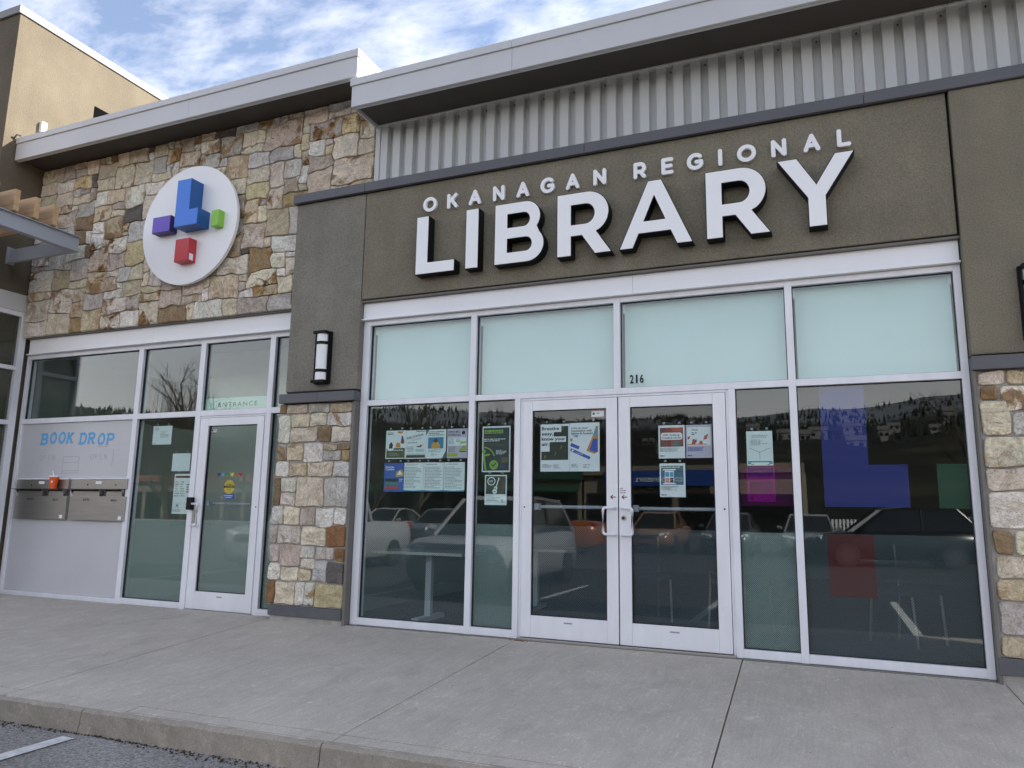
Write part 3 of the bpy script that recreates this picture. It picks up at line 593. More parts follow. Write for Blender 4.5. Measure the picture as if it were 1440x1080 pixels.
# ------------------------------------------------------------------ storefront frames and panes
def bar(name, x0, x1, z0, z1, y=0.0, d=0.115, m='alu', p=B): return box(name, x0, x1, y, y + d, z0, z1, m, p, bev=0.003)
def pane(x0, x1, z0, z1, y=0.0, m='glass', p=B, name='window_pane'):
    # black gasket line round the pane, then the pane
    g = MB(); t = 0.007
    for q in ((x0, x1, z0, z0 + t), (x0, x1, z1 - t, z1), (x0, x0 + t, z0 + t, z1 - t), (x1 - t, x1, z0 + t, z1 - t)): g.box(q[0], q[1], y + .036, y + .066, q[2], q[3])
    g.build('gasket', 'gasket', p)
    return box(name, x0 + .001, x1 - .001, y + GL, y + GR, z0 + .001, z1 - .001, m, p, bev=0)
XL = [(-2.757, -2.672), (-1.453, -1.389), (-0.951, -0.893), (1.079, 1.138), (1.583, 1.643), (2.871, 2.924)]
for i, (a, b_) in enumerate(XL): bar('jamb' if i in (0, 5) else 'mullion', a, b_, -0.012, 3.186 if i in (0, 1, 4, 5) else 2.249)
bar('mullion', 0.050, 0.112, 2.308, 3.186)
tops = [(-2.672, -1.453), (-1.389, 0.050), (0.112, 1.583), (1.643, 2.871)]
for a, b_ in tops:
    bar('head_rail', a, b_, 3.134, 3.185, .001); pane(a, b_, 2.308, 3.134)
for a, b_ in ((-2.672, -1.453), (-1.389, 1.583), (1.643, 2.871)): bar('transom_bar', a, b_, 2.249, 2.308, .001)
for a, b_ in ((-2.672, -1.453), (-1.389, -0.951), (1.138, 1.583), (1.643, 2.871)):
    bar('sill', a, b_, -0.010, 0.059, .001); pane(a, b_, 0.059, 2.249)
box('threshold_strip', -2.757, 2.924, -0.035, 0.02, -0.026, -0.013, 'grey_return', B)
# left bay
YLL = [(-8.39, -8.335), (-6.240, -6.160), (-5.195, -5.115), (-4.120, -4.045)]
for i, (a, b_) in enumerate(YLL): bar('jamb' if i == 0 else 'mullion', a, b_, -0.03, 3.192, YL)
lx = [(-8.335, -6.240), (-6.160, -5.195), (-5.115, -4.120), (-4.045, -3.62)]
for a, b_ in lx:
    bar('head_rail', a, b_, 3.135, 3.192, YL + .001); pane(a, b_, 2.30, 3.135, YL); bar('transom_bar', a, b_, 2.232, 2.30, YL + .001)
for i in (1, 3):
    a, b_ = lx[i]; bar('sill', a, b_, -0.025, 0.045, YL + .001); pane(a, b_, 0.045, 2.232, YL)
bar('jamb', -3.62, -3.55, -0.03, 3.192, YL)
# book drop panel
bar('sill', -8.335, -6.240, -0.028, 0.028, YL + .001)
PNL = box('book_drop_panel', -8.335, -6.242, YL + .030, YL + .08, 0.030, 2.232, 'panel', B)
box('panel_latch', -6.262, -6.232, YL - .012, YL + .03, 0.955, 1.095, 'steel_dark', PNL)
# door frames
def door(x0, x1, z0, z1, gx0, gx1, gz0, gz1, y, name='door'):
    b = MB(); b.box(x0, gx0, y, y + .05, z0, z1).box(gx1, x1, y, y + .05, z0, z1)
    d = b.build(name, 'alu_door', B, bev=0.002)
    box('bottom_rail', gx0 + .001, gx1 - .001, y + .001, y + .05, z0, gz0, 'alu_door', d, bev=0.002)
    box('top_rail', gx0 + .001, gx1 - .001, y + .001, y + .05, gz1, z1, 'alu_door', d, bev=0.002)
    pane(gx0, gx1, gz0, gz1, y - .02, 'glass_clear', d, 'door_glass')
    cx = (gx0 + gx1) / 2; box('maker_plate', cx - .04, cx + .04, y - .001, y + .004, gz0 - .055, gz0 - .042, 'greyink', d, bev=0)
    return d
D1 = door(-0.866, 0.0775, 0.010, 2.222, -0.766, -0.028, 0.206, 2.125, 0.004)
D2 = door(0.0895, 1.052, 0.010, 2.222, 0.198, 0.943, 0.200, 2.125, 0.004)
D3 = door(-5.098, -4.138, -0.012, 2.205, -4.976, -4.236, 0.188, 2.112, YL + .004)
for a, b_ in ((-0.892, -0.870), (1.056, 1.078)): bar('door_stop', a, b_, -0.005, 2.248, 0.012, .09)
box('door_head', -0.869, 1.055, 0.010, 0.10, 2.226, 2.248, 'alu', B)
for a, b_ in ((-5.114, -5.102), (-4.134, -4.121)): bar('door_stop', a, b_, -0.02, 2.231, YL + .012, .09)
box('door_head', -5.101, -4.135, YL + .01, YL + .10, 2.209, 2.231, 'alu', B)
box('threshold', -0.892, 1.078, -0.03, 0.10, -0.02, 0.004, 'steel', B); box('threshold', -5.114, -4.121, YL - .03, YL + .10, -0.04, -0.016, 'steel', B)
def pull(d, x, side, z0, z1, y):
    w = 0.098 * side
    pts = [(x, y, z1)] + [(x, y - .05, z1)] + [(x + w * .72, y - .062, z1 - .002)] + [(x + w * (.72 + .28 * math.sin(R(t))), y - .062, z1 - .028 * (1 - math.cos(R(t)))) for t in (30, 60, 90)]
    pts += [(x + w * (.72 + .28 * math.sin(R(t))), y - .062, z0 + .028 * (1 - math.cos(R(t)))) for t in (90, 60, 30)] + [(x + w * .72, y - .062, z0 + .002), (x, y - .05, z0), (x, y, z0)]
    return MB().tube(pts, 0.0125, 10).build('handle', 'alu_door', d, smooth=True)
pull(D1, 0.052, -1, 0.965, 1.205, 0.004); pull(D2, 0.128, 1, 0.962, 1.203, 0.004); pull(D3, -5.075, 1, 0.935, 1.185, YL)
MB().tube([(0.131, 0.006, 1.113), (0.131, -0.008, 1.113)], 0.022, 18).build('lock', 'steel', D2)
MB().tube([(0.131, -0.0078, 1.113), (0.131, -0.010, 1.113)], 0.012, 14).build('lock_core', 'black', D2)
box('card_reader', -5.165, -5.088, YL - .055, YL - .001, 1.115, 1.262, 'black', B, bev=.006)
box('lock_plate', -5.096, -5.066, YL - .012, YL + .004, 0.965, 1.11, 'steel', D3)
for d, a, b_, y, z in ((D1, -0.76, -0.03, 0.115, 1.205), (D2, 0.20, 0.94, 0.115, 1.20), (D3, -4.97, -4.24, YL + .115, 1.19)):
    MB().tube([(a, y, z), (b_, y, z)], 0.016, 8).box(a, a + .05, y - .06, y, z - .03, z + .03).build('push_bar', 'steelpaint', d)
for d, xx, zz_ in ((D1, -0.838, 1.20), (D2, 1.02, 1.205), (D3, -4.17, 1.16)):
    y = YL if d is D3 else 0.0
    MB().tube([(xx, y + .005, zz_), (xx, y + .0015, zz_)], 0.008, 8).build('screw_cap', 'black', d)

# film on the lower part of the panes (inside face)
def film(x0, x1, z0, z1, m, y=0.0): return box('perforated_film', x0 + .008, x1 - .008, y + .0575, y + .0585, z0 + .008, z1, m, B, bev=0)
film(-2.672, -1.453, .059, 1.025, 'film'); film(-1.389, -.951, .059, 1.03, 'film_dense'); film(1.138, 1.583, .059, 1.013, 'film_dense'); film(1.643, 2.871, .059, 1.018, 'film')
film(-.766, -.028, .206, 1.03, 'film', -.016); film(.198, .943, .2, 1.018, 'film', -.016)
film(-6.16, -5.195, .045, .992, 'film_soft', YL); film(-4.976, -4.236, .188, 1.0, 'film_soft', YL - .016); film(-4.045, -3.62, .045, 1.0, 'film_soft', YL)

# roller blinds
for i, (a, b_) in enumerate(tops):
    t = empty('roller_blind', ((a + b_) / 2, .16, 2.3)); tag(t, 'drawn pale roller blind behind the %s of the four upper panes' % ['leftmost', 'second', 'third', 'rightmost'][i], 'blind', 'roller blinds behind the upper panes')
    MB().box(a + .02, b_ - .012, .118, .121, 2.28, 3.125).build('fabric', 'blind', t)
    MB().tube([(a + .01, .145, 3.15), (b_ - .01, .145, 3.15)], .022, 10).build('roller', 'blind', t)
    box('bracket', a + .004, a + .022, .10, .17, 3.05, 3.13, 'paper', t); box('bracket', b_ - .022, b_ - .004, .10, .17, 3.05, 3.13, 'paper', t)

# ------------------------------------------------------------------ interior
IN = [('interior_floor', -8.6, 6.5, .12, 9.0, -0.09, -0.03, 'carpet'), ('interior_ceiling', -8.6, 6.5, .20, 9.0, 3.30, 3.36, 'ceil'), ('interior_wall', -8.6, 6.5, 9.0, 9.1, -.03, 3.30, 'inwall'),
      ('interior_wall', -3.40, -3.28, .22, 4.6, -.03, 3.30, 'inwall'), ('interior_wall', -6.28, -4.75, 1.25, 1.35, -.03, 3.30, 'inwall_green'), ('interior_wall', -8.7, -8.6, .2, 9.0, -.03, 3.30, 'inwall'), ('interior_wall', 6.5, 6.6, .2, 9.0, -.03, 3.3, 'inwall'),
      ('bulkhead', -3.28, 5.2, .20, .30, 3.14, 3.30, 'inwall'), ('book_drop_housing', -8.3, -6.3, .20, 1.3, -.03, 2.2, 'inwall')]
for q in IN: box(*q, B, bev=0)
def table(x, y, label):
    t = empty('desk', (x, y, 0)); tag(t, label, 'desk', 'desks inside')
    box('desk_top', x - .55, x + .55, y - .32, y + .32, .68, .71, mat('pale_laminate', (.55, .54, .5), .5), t)
    MB().box(x - .035, x + .035, y - .03, y + .03, .0, .68).build('leg', 'alu', t); MB().box(x - .04, x + .04, y - .30, y + .30, -.03, .02).build('foot', 'alu', t)
    return t
table(-2.25, .75, 'small pale desk on a T-shaped leg behind the poster window')
table(-1.55, 2.2, 'pale desk deeper inside behind the poster window')
def chair(x, y, rz, label):
    t = empty('chair', (x, y, 0)); tag(t, label, 'chair', 'chairs inside')
    seat = mat('dark_seat', (.03, .035, .05), .8)
    c, s = math.cos(rz), math.sin(rz); T = lambda p: (x + p[0] * c - p[1] * s, y + p[0] * s + p[1] * c, p[2])
    mesh('seat', [T(p) for p in [(-.23, -.22, .43), (.23, -.22, .43), (.23, .22, .43), (-.23, .22, .43), (-.22, -.21, .48), (.22, -.21, .48), (.22, .21, .48), (-.22, .21, .48)]], [(0, 3, 2, 1), (4, 5, 6, 7), (0, 1, 5, 4), (1, 2, 6, 5), (2, 3, 7, 6), (3, 0, 4, 7)], seat, t)
    mesh('backrest', [T(p) for p in [(-.22, .22, .55), (.22, .22, .55), (.22, .26, .9), (-.22, .26, .9), (-.22, .25, .55), (.22, .25, .55), (.22, .29, .9), (-.22, .29, .9)]], [(0, 1, 2, 3), (7, 6, 5, 4), (0, 4, 5, 1), (1, 5, 6, 2), (2, 6, 7, 3), (3, 7, 4, 0)], seat, t)
    for sx_ in (-1, 1):
        MB().tube([T((sx_ * .22, .25, .88)), T((sx_ * .22, .22, .40)), T((sx_ * .22, .26, -.03))], .012, 6).build('leg', 'steel', t)
        MB().tube([T((sx_ * .22, -.2, .43)), T((sx_ * .22, -.23, -.03))], .012, 6).build('leg', 'steel', t)
chair(0.95, 1.7, 2.6, 'metal-legged chair behind the right-hand entrance door'); chair(-.12, 2.0, .5, 'metal-legged chair behind the left-hand entrance door'); chair(2.5, 1.6, .9, 'chair behind the window with the coloured shapes')

# ------------------------------------------------------------------ corner building on the left
T = empty('corner_building', (-12, 3, 0)); tag(T, 'taller tan stucco building adjoining on the left with sunlit side wall', 'building')
XT = -8.4
MB().box(-24, XT, -0.61, 11, 4.045, 8.03).build('stucco_wall', 'stucco_tower', T, bev=.006)
MB().box(-24, XT - .25, 0.4, 11, -.3, 4.04).build('inner_core', 'inwall', T)
MB().box(-24.0, XT + .022, -.640, -.50, 8.035, 8.15).build('roof_edge_cap', 'cap_grey', T, bev=.004); MB().box(XT - .12, XT + .022, -.499, 11, 8.035, 8.15).build('roof_edge_cap', 'cap_grey', T, bev=.004)
box('cap_gap', -23.9, XT + .004, -.614, 10.9, 8.028, 8.036, 'gasket', T, bev=0)
box('roof_deck', -23.9, XT - .13, -.49, 10.9, 8.04, 8.10, 'fascia', T, bev=0)
MB().box(XT - .02, XT + .012, .66, 1.6, 6.9, 7.285).build('wall_vent', 'void', T)
MB().box(XT, XT + .06, -.15, -.07, 6.46, 6.605).build('junction_box', 'header', T, bev=.006)
MB().tube([(XT, -.47, 6.19), (XT + .05, -.47, 6.235), (XT + .07, -.42, 6.235)], .012, 6).build('conduit', 'steel_dark', T)
# storefront on the side facing the corner
box('header_panel', XT - .10, XT + .003, -.60, .06, 3.79, 4.036, 'fascia', T)
for z0, z1 in ((3.722, 3.785), (2.965, 3.022), (2.212, 2.275), (-.03, .03)): box('transom_bar', XT - .10, XT + .006, -.56, -.045, z0, z1, 'alu', T)
box('mullion', XT - .10, XT + .012, -.045, .045, -.05, 3.785, 'alu', T); box('mullion', XT - .10, XT + .008, -.61, -.56, -.05, 3.785, 'alu', T)
for z0, z1 in ((.03, 2.212), (2.275, 2.965), (3.022, 3.722)): box('window_pane', XT - .05, XT - .04, -.56, -.045, z0, z1, 'glass', T, bev=0)
box('front_wall', -24, XT - .05, -.60, .3, -.3, 4.04, 'stucco_tower', T, bev=0)

# canopy with cedar slats
CN = empty('slatted_canopy', (-7.7, -1.4, 4.4)); tag(CN, 'grey steel canopy carrying cedar slats on the corner building', 'canopy')
def channel(name, x, y0, y1, z0, z1):
    b = MB().box(x - .008, x + .008, y0, y1, z0 + .012, z1 - .012).box(x - .05, x + .045, y0, y1, z0, z0 + .0115).box(x - .05, x + .045, y0, y1, z1 - .0115, z1); return b.build(name, 'steelpaint', CN)
channel('edge_beam', -7.075, -3.4, -.30, 4.413, 4.62)
MB().box(XT, -7.086, -.315, -.297, 4.424, 4.61).box(XT, -7.1, -.345, -.297, 4.414, 4.4235).build('cross_beam', 'steelpaint', CN)
MB().box(XT - .0, XT + .012, -.37, -.25, 4.40, 4.64).build('wall_plate', 'steelpaint', CN)
MB().box(XT, -7.086, -3.3, -3.28, 4.42, 4.61).build('cross_beam', 'steelpaint', CN)
for k in range(11):
    y = -.735 - .249 * k
    MB().box(XT + .02, -6.985, y, y + .068, 4.628, 4.895).build('cedar_slat', 'wood', CN, bev=.006)

# ------------------------------------------------------------------ sign lettering
def glyph(ch):
    if ch == 'L': return [[(0, 0), (.722, 0), (.722, .2), (.232, .2), (.232, 1), (0, 1)]]
    if ch == 'I': return [[(0, 0), (.233, 0), (.233, 1), (0, 1)]]
    if ch == 'B': return [[(0, 0)] + arc(.545, .285, .29, .285, -90, 42, 12) + arc(.52, .735, .255, .265, -38, 90, 12) + [(0, 1)],
                          [(.225, .19), (.225, .405)] + arc(.53, .2975, .095, .1075, 90, -90, 8), [(.225, .595), (.225, .81)] + arc(.495, .7025, .095, .1075, 90, -90, 8)]
    if ch == 'R': return [[(0, 0), (.233, 0), (.233, .305), (.395, .305), (.595, 0), (.862, 0), (.628, .352)] + arc(.475, .655, .345, .345, -52, 90, 14) + [(0, 1)],
                          [(.233, .495), (.233, .80)] + arc(.455, .6475, .135, .1525, 90, -90, 10)]
    if ch == 'A': return [[(0, 0), (.208, 0), (.298, .212), (.752, .212), (.842, 0), (1.07, 0), (.640, 1.012), (.437, 1.012)], [(.378, .402), (.527, .76), (.672, .402)]]
    if ch == 'Y': return [[(.372, 0), (.607, 0), (.607, .42), (.98, 1), (.735, 1), (.492, .605), (.262, 1), (0, 1), (.372, .415)]]
kf = 1.00774; fx = lambda x: CAM[0] + (x - CAM[0]) * kf; fz = lambda z: CAM[2] + (z - CAM[2]) * kf
H = 0.632 * kf; Z0 = fz(3.5545)
for i, (ch, xx, nth) in enumerate([('L', -1.990, 'first, shaped like an L'), ('I', -1.415, 'second, a plain bar'), ('B', -1.092, 'third, with two bowls'), ('R', -.434, 'fourth, an R left of the A'), ('A', .177, 'fifth, the A'), ('R', .970, 'sixth, an R right of the A'), ('Y', 1.579, 'last, the Y')]):
    lp = [[(fx(xx) + p[0] * H, Z0 + p[1] * H) for p in g] for g in glyph(ch)]
    t = empty('sign_letter', (fx(xx) + .2, -.08, Z0)); tag(t, 'big white black-sided letter of the lower sign word, %s' % nth, 'letter', 'large letters of the sign')
    me = outline_mesh(lp, 0.122); me.transform(Matrix.Translation((0, -.141, 0))); me.materials.clear(); me.materials.append(M['black']); put(me, 'letter_return', t)
    me = outline_mesh(lp, 0.006, -0.0065); me.transform(Matrix.Translation((0, -.2040, 0))); me.materials.clear(); me.materials.append(M['white_face']); put(me, 'letter_face', t)
def sk(ch):       # rounded skeleton letters, unit height
    if ch == 'O': return [arc(.5, .5, .5, .5, 0, 360, 28)], 1.0
    if ch == 'K': return [[(0, 0), (0, 1)], [(0, .36), (.66, 1)], [(.26, .60), (.70, 0)]], .70
    if ch == 'A': return [[(0, 0), (.40, 1)], [(.40, 1), (.80, 0)], [(.15, .30), (.65, .30)]], .80
    if ch == 'N': return [[(0, 0), (0, 1)], [(0, 1), (.72, 0)], [(.72, 0), (.72, 1)]], .72
    if ch == 'G': return [arc(.48, .5, .48, .5, 48, 325, 22), [(.88, .22), (.88, .46)], [(.88, .46), (.55, .46)]], .90
    if ch == 'R': return [[(0, 0), (0, 1)], [(0, 1), (.36, 1)] + arc(.36, .70, .30, .30, 88, -90, 10) + [(0, .40)], [(.36, .40), (.66, 0)]], .66
    if ch == 'E': return [[(0, 0), (0, 1)], [(0, 1), (.60, 1)], [(0, .5), (.54, .5)], [(0, 0), (.60, 0)]], .60
    if ch == 'I': return [[(0, 0), (0, 1)]], 0.0
    if ch == 'L': return [[(0, 1), (0, 0)], [(0, 0), (.58, 0)]], .58
SX = [-1.923, -1.653, -1.391, -1.120, -.853, -.586, -.323, -.047, .348, .611, .867, 1.093, 1.324, 1.599, 1.871, 2.129]
ordn = ['first', 'second', 'third', 'fourth', 'fifth', 'sixth', 'seventh', 'eighth', 'ninth', 'tenth', 'eleventh', 'twelfth', 'thirteenth', 'fourteenth', 'fifteenth', 'last']
for i, (ch, xx) in enumerate(zip('OKANAGANREGIONAL', SX)):
    pl, w = sk(ch); hh = 0.128
    P = [[(xx + (p[0] - w / 2) * hh, 4.317 + p[1] * hh) for p in q] for q in pl]
    o = strokes(P, 0.0365, -0.112, -0.080, seg=8).build('sign_letter', 'white_face'); tag(o, 'small white rounded letter %s, %s from the left in the upper sign line' % (ch, ordn[i]), 'letter', 'small letters of the sign')

# round logo sign
LG = empty('logo_sign', (-5.35, -.05, 3.85)); tag(LG, 'round white sign with four raised coloured blocks on the stone wall', 'sign')
cx, cz, rad = -5.36, 4.628, .775
b = MB(); n = 96; P = [(cx + rad * math.cos(2 * math.pi * k / n), cz + rad * math.sin(2 * math.pi * k / n)) for k in range(n)]
b.prism_y(P, -.112, -.070); b.build('disc', 'white_face', LG, bev=0)
for q in ((-.45, .4), (.45, .4), (-.45, -.4), (.45, -.4)): MB().tube([(cx + q[0], -.07, cz + q[1]), (cx + q[0], .05, cz + q[1])], .02, 8).build('standoff', 'black', LG)
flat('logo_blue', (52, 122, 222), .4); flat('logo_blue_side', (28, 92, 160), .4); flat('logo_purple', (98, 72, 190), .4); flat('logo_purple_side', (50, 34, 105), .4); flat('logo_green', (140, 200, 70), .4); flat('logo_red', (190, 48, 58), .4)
def block(pts, d, face, side):
    k = 1.0; o = MB().prism_y(pts, -.112 - d, -.112).build('block', side, LG)
    c = (sum(p[0] for p in pts) / len(pts), sum(p[1] for p in pts) / len(pts))
    return o
def lblock(name, pts, d, face, side):
    o = MB().prism_y(pts, -.112 - d, -.1125).build(name, side, LG, bev=.002)
    me = outline_mesh([pts], .003, -.006); me.transform(Matrix.Translation((0, -.112 - d - .002, 0))); me.materials.clear(); me.materials.append(M[face]); put(me, 'block_face', o)
    return o
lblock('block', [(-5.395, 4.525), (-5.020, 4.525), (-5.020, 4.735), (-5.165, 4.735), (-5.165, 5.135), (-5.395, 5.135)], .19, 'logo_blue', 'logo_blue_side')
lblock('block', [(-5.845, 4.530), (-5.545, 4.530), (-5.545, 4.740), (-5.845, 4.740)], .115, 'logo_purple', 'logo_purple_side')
lblock('block', [(-4.905, 4.512), (-4.785, 4.512), (-4.785, 4.715), (-4.905, 4.715)], .09, 'logo_green', 'logo_green')
rb_ = lblock('block', [(-5.425, 4.110), (-5.195, 4.110), (-5.195, 4.400), (-5.425, 4.400)], .115, 'logo_red', 'logo_red')
box('sticker', -5.1945, -5.1935, -.215, -.155, 4.125, 4.205, 'paper', rb_, bev=0)

# wall lamps
def wall_lamp(x, label, yb=-.08):
    t = empty('wall_lamp', (x, yb, 2.5)); tag(t, label, 'lamp', 'half-round wall lamps')
    MB().box(x - .098, x + .098, yb - .035, yb + .01, 2.497, 3.082).build('back_plate', 'black', t, bev=.003)
    MB().box(x - .085, x + .085, yb - .115, yb - .034, 2.500, 2.532).build('lower_cap', 'black', t, bev=.004); MB().box(x - .085, x + .085, yb - .115, yb - .034, 3.048, 3.080).build('upper_cap', 'black', t, bev=.004)
    for sx_ in (-1, 1): MB().box(x + sx_ * .085 - .006, x + sx_ * .085 + .006, yb - .060, yb - .034, 2.533, 3.047).build('side_rail', 'black', t)
    def half(r_, z0, z1):
        P = [(x + r_ * math.cos(R(180 + 180 * k / 14)), yb - .03 + r_ * 1.05 * math.sin(R(180 + 180 * k / 14))) for k in range(15)]; b = MB()
        return b.add([(p[0], p[1], z0) for p in P] + [(p[0], p[1], z1) for p in P], [(i, i + 1, 16 + i, 15 + i) for i in range(14)] + [tuple(range(14, -1, -1)), tuple(range(15, 30))])
    half(.072, 2.533, 3.047).build('diffuser', 'diffuser', t)
    for z in (2.62, 2.93): half(.079, z, z + .032).build('band', 'black', t)
wall_lamp(-3.200, 'black wall lamp with white half-round diffuser on the pier beside the sign')
wall_lamp(3.378, 'black wall lamp cut off by the right picture edge', -.105)

# ------------------------------------------------------------------ book return boxes, lettering and cup
flat('sky_ink', (92, 168, 218)); flat('cup_orange', (232, 92, 32), .4); flat('ghost', (142, 147, 156))
yp = YL + .030
def slab_letter(ch, x, z, h):
    w = .62 * h
    g = {'B': ([[(0, 0), (0, 1)], [(0, 1), (.5, 1)] + arc(.5, .76, .34, .24, 85, -85, 8) + [(0, .52)], [(0, .5), (.52, .5)] + arc(.52, .25, .40, .25, 85, -85, 8) + [(0, 0)]], [(-.12, 0), (-.12, 1)]),
         'O': ([arc(.48, .5, .46, .5, 0, 360, 26)], []), 'K': ([[(0, 0), (0, 1)], [(.08, .45), (.72, 1)], [(.28, .60), (.80, 0)]], [(0, 0), (0, 1), (.78, 0), (.70, 1)]),
         'D': ([[(0, 0), (0, 1)], [(0, 1), (.36, 1)] + arc(.36, .5, .50, .5, 85, -85, 12) + [(0, 0)]], [(-.12, 0), (-.12, 1)]), 'R': ([[(0, 0), (0, 1)], [(0, 1), (.48, 1)] + arc(.48, .75, .34, .25, 85, -85, 8) + [(0, .5)], [(.40, .48), (.80, 0)]], [(0, 0), (-.08, 1), (.82, 0)]),
         'P': ([[(0, 0), (0, 1)], [(0, 1), (.50, 1)] + arc(.50, .73, .36, .27, 85, -85, 8) + [(0, .46)]], [(0, 0), (-.08, 1)])}[ch]
    sh = .10
    T_ = lambda p: (x + p[0] * h * .86 + sh * p[1] * h, z + p[1] * h)
    b = strokes([[T_(p) for p in q] for q in g[0]], .033, yp - .0015, yp, round_=False)
    b2 = strokes([[T_((p[0] - .17, p[1])), T_((p[0] + .17, p[1]))] for p in g[1]], .020, yp - .0040, yp - .0001, round_=False) if g[1] else MB()
    b.add(b2.v, b2.f); return b
xx = -7.93
for ch, dx_, dz_ in zip('BOOK DROP', (0, .165, .335, .50, 0, .745, .90, 1.075, 1.245), (.0, .012, .012, .006, 0, -.008, -.008, -.022, -.026)):
    if ch != ' ': slab_letter(ch, xx + dx_, 1.952 + dz_, .130).build('panel_lettering', 'sky_ink', PNL)
def ghost(ch): return {'O': [arc(.35, .5, .35, .5, 0, 360, 16)], 'P': [[(0, 0), (0, 1), (.4, 1), (.45, .75), (.4, .5), (0, .5)]], 'E': [[(.45, 0), (0, 0), (0, 1), (.45, 1)], [(0, .5), (.4, .5)]], 'N': [[(0, 0), (0, 1), (.5, 0), (.5, 1)]]}[ch]
for x0 in (-7.93, -6.96):
    for k, ch in enumerate('OPEN'):
        strokes([[(x0 + k * .085 + p[0] * .075, 1.735 + p[1] * .065) for p in q] for q in ghost(ch)], .0035, yp - .0008, yp, False).build('faded_lettering', 'ghost', PNL)
for q in ([(-7.47, 1.775), (-7.17, 1.775), (-7.17, 1.56), (-7.47, 1.56), (-7.47, 1.775)], [(-7.46, 1.70), (-7.18, 1.70)], [(-7.46, 1.59), (-7.18, 1.59)], [(-6.55, 1.86), (-6.56, 1.64)]):
    strokes([q], .004, yp - .0008, yp, False).build('tape_residue', 'ghost', PNL)
strokes([[(-6.86, 1.900), (-6.66, 1.897)]], .006, yp - .0008, yp, False).build('tape_residue', flat('tape_tan', (190, 150, 120)), PNL)
def book_box(x0, x1, label):
    t = empty('book_return_box', ((x0 + x1) / 2, yp, .96)); tag(t, label, 'book drop', 'book return boxes')
    y = yp; zb, zs, zt = .957, 1.283, 1.486
    MB().box(x0, x1, y - .045, y - .0005, zb, zs - .022).build('lower_front', 'steel', t, bev=.004)
    MB().box(x0, x1, y - .045, y - .0005, 1.352, zt - .012).build('upper_front', 'steel', t, bev=.004)
    MB().box(x0 - .004, x1 + .004, y - .055, y - .0005, zt - .0115, zt + .006).build('top_edge', 'alu', t, bev=.002)
    xm = x0 + (x1 - x0) * .60
    MB().box(x0 + .01, x1 - .01, y - .010, y - .0006, 1.2615, 1.3515).build('slot_back', 'steel_dark', t)
    for a, b_ in ((x0 + .02, xm - .06), (xm + .03, x1 - .06)):
        MB().box(a, b_, y - .14, y - .012, 1.345, 1.3515).build('slot_hood', 'steel_dark', t)
        for q in (a, b_): MB().add([(q, y - .075, 1.345), (q, y - .012, 1.345), (q, y - .012, 1.263), (q + .012, y - .075, 1.345), (q + .012, y - .012, 1.345), (q + .012, y - .012, 1.263)], [(0, 1, 2), (3, 5, 4), (0, 3, 4, 1), (1, 4, 5, 2), (2, 5, 3, 0)]).build('slot_cheek', 'steel', t)
        MB().box(a + .02, b_ - .01, y - .044, y - .0105, 1.2625, 1.325).build('slot_flap', 'steel', t)
    text_obj('lettering', 'BOOKS', x0 + .30, 1.205, y - .0455, .026, 'ink', t, bold=.02, align='CENTER'); text_obj('lettering', 'MEDIA', x0 + .79, 1.200, y - .0455, .026, 'ink', t, bold=.02, align='CENTER')
    box('label_plate', x0 + .44, x0 + .545, y - .048, y - .0452, 1.415, 1.452, 'paper', t, bev=0); box('sticker', x1 - .10, x1 - .045, y - .048, y - .0452, .975, 1.02, 'paper', t, bev=0)
    for q in (.30, .80): MB().tube([(x0 + q, y - .046, 1.405), (x0 + q, y - .049, 1.405)], .010, 8).build('lock', 'black', t)
    return t
book_box(-8.259, -7.262, 'stainless book return box with the orange cup on it'); book_box(-7.196, -6.205, 'stainless book return box beside the glass, nothing on it')
cp = empty('paper_cup', (-7.45, yp - .06, 1.352)); tag(cp, 'orange paper drink cup with straw resting on the book return box', 'cup')
cx, cy = -7.462, yp - .098
def lathe(prof, name, m, parent, n=24):
    V = [(cx + r_ * math.cos(2 * math.pi * k / n), cy + r_ * math.sin(2 * math.pi * k / n), z) for r_, z in prof for k in range(n)]
    F = [(i * n + k, i * n + (k + 1) % n, (i + 1) * n + (k + 1) % n, (i + 1) * n + k) for i in range(len(prof) - 1) for k in range(n)] + [tuple(range(n))[::-1], tuple((len(prof) - 1) * n + k for k in range(n))]
    return mesh(name, V, F, m, parent, smooth=False)
lathe([(.042, 1.352), (.056, 1.502)], 'cup_body', 'cup_orange', cp); lathe([(.059, 1.503), (.059, 1.516), (.052, 1.522), (.05, 1.518)], 'cup_lid', 'paper', cp)
MB().tube([(cx - .01, cy, 1.51), (cx - .045, cy, 1.585)], .006, 8).build('straw', 'paper', cp)
MB().box(cx + .012, cx + .034, cy - .052, cy - .040, 1.43, 1.455).build('cup_mark', 'paper', cp)

# ------------------------------------------------------------------ papers and decals
flat('olive', (86, 92, 58)); flat('poster_navy', (34, 52, 60)); flat('lime', (128, 172, 70)); flat('royal', (58, 92, 178)); flat('poster_blue', (52, 128, 172)); flat('gold', (205, 158, 60)); flat('teal_d', (70, 105, 110)); flat('forest', (36, 48, 34)); flat('forest_l', (92, 104, 66)); flat('rustp', (150, 72, 52)); flat('plum', (110, 60, 80)); flat('orangep', (205, 140, 70)); flat('skin_dark', (66, 44, 36)); flat('teal_l', (90, 160, 180)); flat('redp', (176, 60, 70)); flat('greenp', (64, 128, 110)); flat('darkgrey', (66, 62, 56)); flat('maroon', (120, 24, 44)); flat('yellow_s', (226, 190, 60)); flat('limey', (168, 182, 70)); flat('coral', (216, 112, 100)); flat('brownp', (84, 62, 44)); flat('reddish', (178, 90, 70)); flat('lav_d', (170, 110, 170)); flat('mag', (225, 130, 215)); flat('violet', (120, 60, 200))
